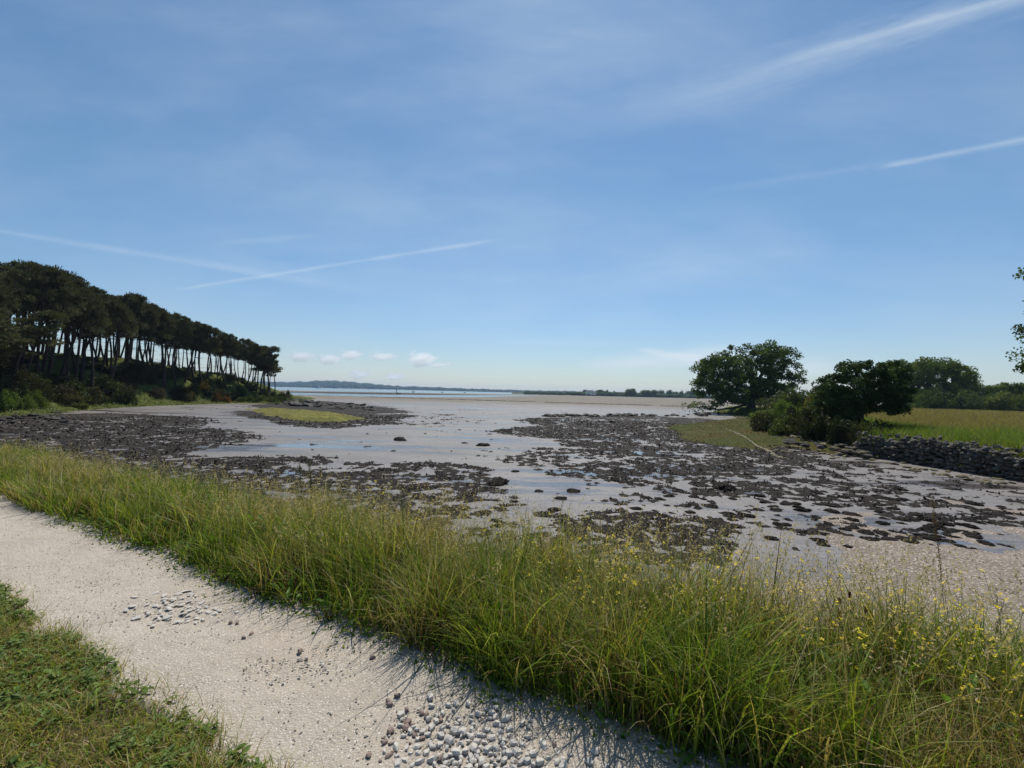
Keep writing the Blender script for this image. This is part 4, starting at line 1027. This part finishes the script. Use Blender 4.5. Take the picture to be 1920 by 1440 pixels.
# nearer right shore
pxs2 = np.linspace(960, 1760, 200)
far_strip('shore', pxs2, 570, 700, lambda px, f: -1.15+f*2.6+.4*math.sin(px*.05), M['farland'], kind='structure')
A = Acc(); m = 2600; px = r.uniform(985, 1700, m); Y = 585+110*r.random(m); X = (px-960)/F*Y; rr = r.uniform(1.9, 4.2, m)*np.interp(px, [985, 1060, 1120], [.5, .7, 1])
for i in range(m):
    V, T = HARD[i % 8]; A.add(V*[rr[i]*1.3, rr[i]*1.2, rr[i]*.85]+[X[i], Y[i], -.8+(Y[i]-570)/130*2.4+rr[i]*.5], T=T)
tag(A.build('shore_scrub', M['far_leaf']), 'low bushy scrub along the nearer far shore at right', 'scrub', kind='stuff')
def far_tree(px, toppx, wpx, d, label, group=None, sq=1., seed=0, name='broadleaf_tree'):
    r = np.random.default_rng(seed+1000); X, Y, Zt = at(px, toppx, d); zb = -.2; h = Zt-zb; w = wpx*d/F
    root = empty(name, (X, Y, zb)); A = Acc(); tube(A, [(0, 0, 0), (0, 0, h*.5)], [.35, .2], 6); A.build('trunk', M['bark'], root)
    nb = 34; C = r.normal(size=(nb, 3)); C /= np.linalg.norm(C, axis=1)[:, None]; C *= r.uniform(.3, 1, (nb, 1))
    C = C*[w*.40, w*.35, h*.36]+[0, 0, h*.52]; n = 60; u = r.normal(size=(nb, n, 3)); u /= np.linalg.norm(u, axis=2)[..., None]
    P = (C[:, None]+u*r.random((nb, n, 1))**.4*w*.16).reshape(-1, 3); P[:, 2] = np.clip(P[:, 2], .2, h)
    V, Q = leafcards(P, r.uniform(.6, 1.3, len(P))*w*.075, r.uniform(.6, 1, len(P))*w*.06, rng=r)
    mesh_np('crown', V, Q, M['oak_leaf'], None, False, root); tag(root, label, 'tree', group)
gl = ('tree of middling height in the line along the nearer far shore', 'trees along the far right shore')
for k, (px, ty, w) in enumerate(((1098,731,16),(1106,733,14),(1068,736,18),(1082,735,14),(1126,731,18),(1138,732,12),(1152,732,10),(1228,731,18),(1240,730,14),(1256,729,14),(1266,733,14),(1278,731,12),(1292,733,16),(1298,728,14),(1308,730,18),(1320,733,16),(1112,735,14),(1216,735,16),(1540,735,20),(1556,737,20),(1525,738,18),(1046,736,14),(1028,737,14),(1340,731,20),(1580,736,24))):
    far_tree(px, ty, w*1.15, 600+rnd.uniform(-10, 60), *gl, seed=k)
far_tree(1184, 729, 28, 575, 'big dark rounded tree on the far right shore, left one of the two biggest', None, seed=51)
far_tree(1212, 730.5, 24, 572, 'big dark flat-topped tree just right of the biggest rounded tree', None, seed=52)
far_tree(1224, 732, 22, 576, 'dark tree at the right end of the big dark clump', None, seed=53)
far_tree(1139, 728.5, 5, 600, 'narrow columnar tree rising above the far right shore', None, seed=54, name='cypress_tree')
def house(px, py, d, w, h, label, group=None):
    X, Y, Z = at(px, py, d); Z = max(Z, .3); root = empty('house', (X, Y, Z))
    def box(A, x0, x1, y0, y1, z0, z1):
        V = [(x, y, z) for z in (z0, z1) for x, y in ((x0, y0), (x1, y0), (x1, y1), (x0, y1))]
        A.add(V, [[0, 3, 2, 1], [4, 5, 6, 7], [0, 1, 5, 4], [1, 2, 6, 5], [2, 3, 7, 6], [3, 0, 4, 7]])
    A = Acc(); box(A, -w/2, w/2, -3, 3, 0, h); A.add([(-w/2, -3, h), (-w/2, 3, h), (-w/2, 0, h+2.3), (w/2, -3, h), (w/2, 3, h), (w/2, 0, h+2.3)], T=[[0, 2, 1], [3, 4, 5]]); A.build('wall', M['white'], root)
    A = Acc(); e = .3; A.add([(-w/2-e, -3.4, h-.25), (w/2+e, -3.4, h-.25), (w/2+e, 0, h+2.42), (-w/2-e, 0, h+2.42), (-w/2-e, 3.4, h-.25), (w/2+e, 3.4, h-.25)], [[0, 1, 2, 3], [3, 2, 5, 4]]); rf = A.build('roof', M['slate'], root)
    A = Acc(); box(A, w/2-1.1, w/2-.4, -.4, .4, h+1.2, h+3.2); A.build('chimney', M['white'], rf)
    for k in (-.28, .25):
        A = Acc(); box(A, w*k-.5, w*k+.5, -3.06, -2.99, .9, 2.2); A.build('window', M['glass'], root)
    tag(root, label, 'house', group)
house(1105, 739.5, 585, 9, 3, 'white house with a slate roof among trees on the far right shore')
house(1112, 741.5, 578, 6, 2.4, 'small white cottage just right of and below the larger far house')
house(1058, 741, 640, 5, 2.4, 'tiny pale house left of the white house on the far shore')
house(1325, 743, 560, 10, 2.6, 'pale low building on the far shore behind the left side of the big oak')
# sail boat far out
X, Y = G(597, 728.2, -.96); A = Acc(); L = 4.0
hx = np.linspace(-1, 1, 9); V = []
for t_ in hx:
    b = 1.2*(1-abs(t_)**2.2)+.05; V += [(t_*L, -b, .9), (t_*L, 0, -.1), (t_*L, b, .9)]
Q = []
for k in range(8): Q += [[k*3, k*3+1, k*3+4, k*3+3], [k*3+1, k*3+2, k*3+5, k*3+4], [k*3+2, k*3, k*3+3, k*3+5]]
A.add(V, Q); bo = empty('sailboat', (X*.95, Y*.95, -.9)); A.build('hull', M['white'], bo)
A = Acc(); tube(A, [(0, 0, .8), (0, 0, 12)], [.3, .2], 6); A.build('mast', M['white'], bo)
A = Acc(); A.add([(.3, 0, 1.6), (3.4, .15, 1.8), (.3, 0, 11), (.3, .06, 1.6), (3.4, .21, 1.8), (.3, .06, 11)], T=[[0, 1, 2], [3, 5, 4]]); A.build('sail', M['white'], bo)
tag(bo, 'tiny white sailboat on the blue water off the wooded far shore', 'boat')
# rock with a post on the far mudbank
x, y = G(748, 738.5); rock(x, y, -1.0, 1.7, 'dark', 'dark rock mound on the far mudbank beside a thin post', None, .5)
x, y = G(743, 737.5); A = Acc(); tube(A, [(0, 0, 0), (0, 0, 1.3), (0, 0, 2.6)], [.22, .18, .15], 6); A.add(HARD[0][0]*[.6, .6, .35]+[0, 0, 2.6], T=HARD[0][1]); o = A.build('marker_post', M['dark_rock']); o.location = (x, y, -1); tag(o, 'thin dark marker post on the far mudbank', 'post')
for k, (px, py) in enumerate(((775,735.2),(829,735.6),(871,736.4))):
    x, y = G(px, py+.6, -.96); o = link_obj('buoy', HARDME) if False else None
    A = Acc(); V, T = HARD[k]; A.add(V*[1.4, .7, .5]+[0, 0, .5], T=T); A.add([(-.3, -.2, .7), (.3, -.2, .7), (.3, .2, .7), (-.3, .2, .7), (-.2, -.2, 1.3), (.2, -.2, 1.3), (.2, .2, 1.3), (-.2, .2, 1.3)], [[4, 5, 6, 7], [0, 1, 5, 4], [1, 2, 6, 5], [2, 3, 7, 6], [3, 0, 4, 7]])
    o = A.build('moored_boat', M['slate']); o.location = (x, y, -.96); tag(o, 'small dark moored boat, a speck on the distant water', 'boat', 'specks of boats on the distant water')

# ------------------------------------------------------------------ clouds and contrails (volumes, beyond the haze)
def cloud_mat(name, dens, nscale, thr, aniso=.3, stretch=(1, 1, 1), step=.5):
    m, nt, o = mat(name); t = NT(nt); P = t.obj(); x, y, z = t.sep(P)
    r2 = t.math('SQRT', t.math('ADD', t.math('ADD', t.math('MULTIPLY', x, x), t.math('MULTIPLY', y, y)), t.math('MULTIPLY', z, z)))
    n = t.noise(nscale, 5, .6, t.mapping(P, stretch))
    v = t.math('SUBTRACT', t.math('ADD', t.math('SUBTRACT', 1.0, r2), t.math('MULTIPLY', t.math('SUBTRACT', n, .5), 1.8)), thr)
    d = t.math('MULTIPLY', t.math('MAXIMUM', v, 0.0), dens)
    vs = t.N.new('ShaderNodeVolumePrincipled'); vs.inputs['Color'].default_value = (.95, .98, 1, 1); vs.inputs['Anisotropy'].default_value = aniso
    t.L.new(d, vs.inputs['Density']); t.L.new(vs.outputs[0], o.inputs['Volume']); m.cycles.volume_step_rate = step
    return m
M['cloud'] = cloud_mat('cumulus', .018, 2.2, .28, aniso=.65)
bm = bmesh.new(); bmesh.ops.create_icosphere(bm, subdivisions=3, radius=1); cme = bpy.data.meshes.new('cloud'); bm.to_mesh(cme); bm.free(); cme.materials.append(M['cloud'])
for k, (px, py, w, h, lab) in enumerate(((790, 673, 62, 34, 'largest white cumulus puff over the far shore'), (617, 673, 46, 24, 'small white cumulus second from the left above the bay'), (658, 665, 46, 22, 'small cumulus just right of and above the second one'),
        (566, 668, 54, 24, 'leftmost faint cumulus beside the pines'), (718, 668, 60, 18, 'flat thin cumulus left of the largest puff'), (740, 706, 34, 16, 'very faint low puff under the largest cumulus'), (673, 702, 34, 20, 'very faint low puff under the middle cumulus'), (826, 684, 40, 12, 'thin wisp trailing right of the largest cumulus'))):
    d = 8000+k*150; X, Y, Z = at(px, py, d); o = link_obj('cloud', cme); o.location = (X, Y, Z); o.scale = (w*.62*d/F, 420, h*.62*d/F); o.rotation_euler = (k*.9, 0, k*.1) if False else (0, 0, k*.15); tag(o, lab, 'cloud', 'small cumulus clouds')

# ------------------------------------------------------------------ haze
bpy.ops.mesh.primitive_cube_add(size=1, location=(0, 1800, 21)); hz = bpy.context.object; hz.name = 'haze'; hz.scale = (7000, 4200, 48)
m, nt, o_ = mat('haze'); t = NT(nt); vs = t.N.new('ShaderNodeVolumePrincipled'); vs.inputs['Color'].default_value = (.50, .70, 1, 1); vs.inputs['Density'].default_value = .00014; vs.inputs['Anisotropy'].default_value = .2
t.L.new(vs.outputs[0], o_.inputs['Volume']); hz.data.materials.append(m); tag(hz, 'pale blue sea haze in the air over the bay', 'haze', kind='stuff')

# ------------------------------------------------------------------ light
EL, AZ = 58.0, 7.0
sv = Vector((math.sin(rad(AZ))*math.cos(rad(EL)), math.cos(rad(AZ))*math.cos(rad(EL)), math.sin(rad(EL))))
ld = bpy.data.lights.new('sun', 'SUN'); ld.energy = 4.8; ld.angle = rad(.53); ld.color = (1, .94, .84)
lo = bpy.data.objects.new('sun', ld); COL.objects.link(lo); lo.rotation_euler = (-sv).to_track_quat('-Z', 'Y').to_euler()
w = bpy.data.worlds.new('World'); sc.world = w; w.use_nodes = True; nt = w.node_tree; nt.nodes.clear(); t = NT(nt)
sky = t.N.new('ShaderNodeTexSky'); sky.sky_type = 'NISHITA'; sky.sun_disc = False; sky.sun_elevation = rad(EL); sky.sun_rotation = rad(AZ)
sky.air_density = 1.2; sky.dust_density = .25; sky.ozone_density = 1.4; sky.altitude = 0
tc = t.N.new('ShaderNodeTexCoord').outputs['Generated']; x, y, z = t.sep(tc)
yp = t.math('MAXIMUM', y, .05); u = t.math('DIVIDE', x, yp); v = t.math('DIVIDE', z, yp)
front = t.mr(y, .05, .25)
comb = t.N.new('ShaderNodeCombineXYZ'); t.L.new(u, comb.inputs[0]); t.L.new(v, comb.inputs[1]); uv = comb.outputs[0]
def pxuv(px, py):
    r_ = ray(px, py); return r_.x/r_.y, r_.z/r_.y
def trail(p0, p1, w0, w1, strength, nsc=6, f0=.05, f1=.05, soft=1.0, skew=0.):
    strength *= 1.0 if p0[1] > 630 else .72
    a = pxuv(*p0); b = pxuv(*p1); L = math.hypot(b[0]-a[0], b[1]-a[1]); ang = math.atan2(b[1]-a[1], b[0]-a[0]); ca, sa_ = math.cos(ang), math.sin(ang)
    du = t.math('SUBTRACT', u, a[0]); dv = t.math('SUBTRACT', v, a[1])
    al = t.math('DIVIDE', t.math('ADD', t.math('MULTIPLY', du, ca), t.math('MULTIPLY', dv, sa_)), L)
    ac = t.math('SUBTRACT', t.math('MULTIPLY', dv, ca), t.math('MULTIPLY', du, sa_))
    c = t.N.new('ShaderNodeCombineXYZ'); t.L.new(t.math('MULTIPLY', al, L*nsc*.35), c.inputs[0]); t.L.new(t.math('MULTIPLY', ac, nsc*3.0), c.inputs[1]); c.inputs[2].default_value = p0[0]*.01
    n = t.noise(2.0, 5, .65, c.outputs[0])
    wd = t.math('MULTIPLY', t.math('ADD', w0/F, t.math('MULTIPLY', t.math('MAXIMUM', t.math('MINIMUM', al, 1.2), 0.0), (w1-w0)/F)), t.mr(n, .25, .75, .45, 1.5))
    q = t.math('DIVIDE', ac, wd); g = t.math('POWER', 2.718, t.math('MULTIPLY', t.math('MULTIPLY', q, q), -1.0))
    m_ = t.math('MULTIPLY', g, t.math('MULTIPLY', t.mr(al, 0, f0, 0, 1, True), t.mr(al, 1, 1-f1, 0, 1, True)))
    m_ = t.math('MULTIPLY', m_, t.mr(n, .2, .7, .35, 1.1))
    return t.math('MULTIPLY', t.math('MULTIPLY', m_, front), strength)
trs = [trail((940, 285), (2060, -52), 34, 24, .42, 6, .75, .02), trail((1300, 165), (2060, -52), 9, 6, .30, 8, .5, .02),
       trail((1630, 318), (2100, 225), 5, 6, .45, 10, .12, .02), trail((1250, 372), (1700, 300), 9, 5, .14, 6, .5, .2),
       trail((300, 548), (960, 445), 3.2, 3.2, .34, 12, .1, .12), trail((-80, 420), (780, 560), 3.5, 10, .24, 8, .05, .45),
       trail((330, 470), (720, 545), 22, 16, .16, 4, .4, .4), trail((380, 460), (640, 438), 5, 7, .16, 6, .3, .4),
       trail((1060, 690), (1480, 660), 9, 20, .6, 5, .25, .3), trail((1180, 652), (1330, 676), 4, 12, .55, 6, .3, .2), trail((1340, 690), (1620, 690), 16, 14, .5, 4, .3, .4), trail((900, 560), (1560, 480), 26, 34, .16, 5, .5, .4), trail((1000, 250), (1500, 150), 30, 60, .12, 4, .5, .4),
       trail((880, 640), (1250, 645), 5, 6, .14, 6, .3, .4)]
cov = trs[0]
for q in trs[1:]: cov = t.math('ADD', cov, q)
# thin cirrus veil
n1 = t.noise(1.3, 5, .55, t.mapping(uv, (1, 2.6, 1), (0, 0, rad(-24)))); n2 = t.noise(3.2, 5, .6, t.mapping(uv, (1, 4, 1), (0, 0, rad(-16)), (3, 1, 0)))
veil = t.math('MULTIPLY', t.mr(n1, .28, .74, 0, 1, True), t.mr(n2, .2, .8, .35, 1))
up_ = t.math('POWER', 2.718, t.math('MULTIPLY', t.math('MULTIPLY', t.math('SUBTRACT', u, -.05), t.math('SUBTRACT', u, -.05)), -3.0))
veil = t.math('MULTIPLY', t.math('MULTIPLY', veil, front), t.math('ADD', .19, t.math('MULTIPLY', up_, .19)))
cov = t.math('MINIMUM', t.math('ADD', cov, veil), .9)
skc = t.mix(1.0, sky.outputs[0], t.mix(t.mr(z, .0, .35), (.78, .90, 1.16), (.71, .95, 1.09)), 'MULTIPLY')
skc = t.mix(cov, skc, (7.8, 8.9, 9.9))
bg = t.N.new('ShaderNodeBackground'); t.L.new(skc, bg.inputs[0]); bg.inputs[1].default_value = .088
wo = t.N.new('ShaderNodeOutputWorld'); t.L.new(bg.outputs[0], wo.inputs[0])

# ------------------------------------------------------------------ render settings
sc.view_settings.view_transform = 'Standard'; sc.view_settings.look = 'None'; sc.view_settings.exposure = 0; sc.view_settings.gamma = 1; sc.view_settings.use_curve_mapping = False
cy = sc.cycles; cy.max_bounces = 6; cy.diffuse_bounces = 3; cy.glossy_bounces = 3; cy.transmission_bounces = 3; cy.volume_bounces = 4; cy.transparent_max_bounces = 8
cy.use_denoising = True
try: cy.denoiser = 'OPENIMAGEDENOISE'
except Exception: pass
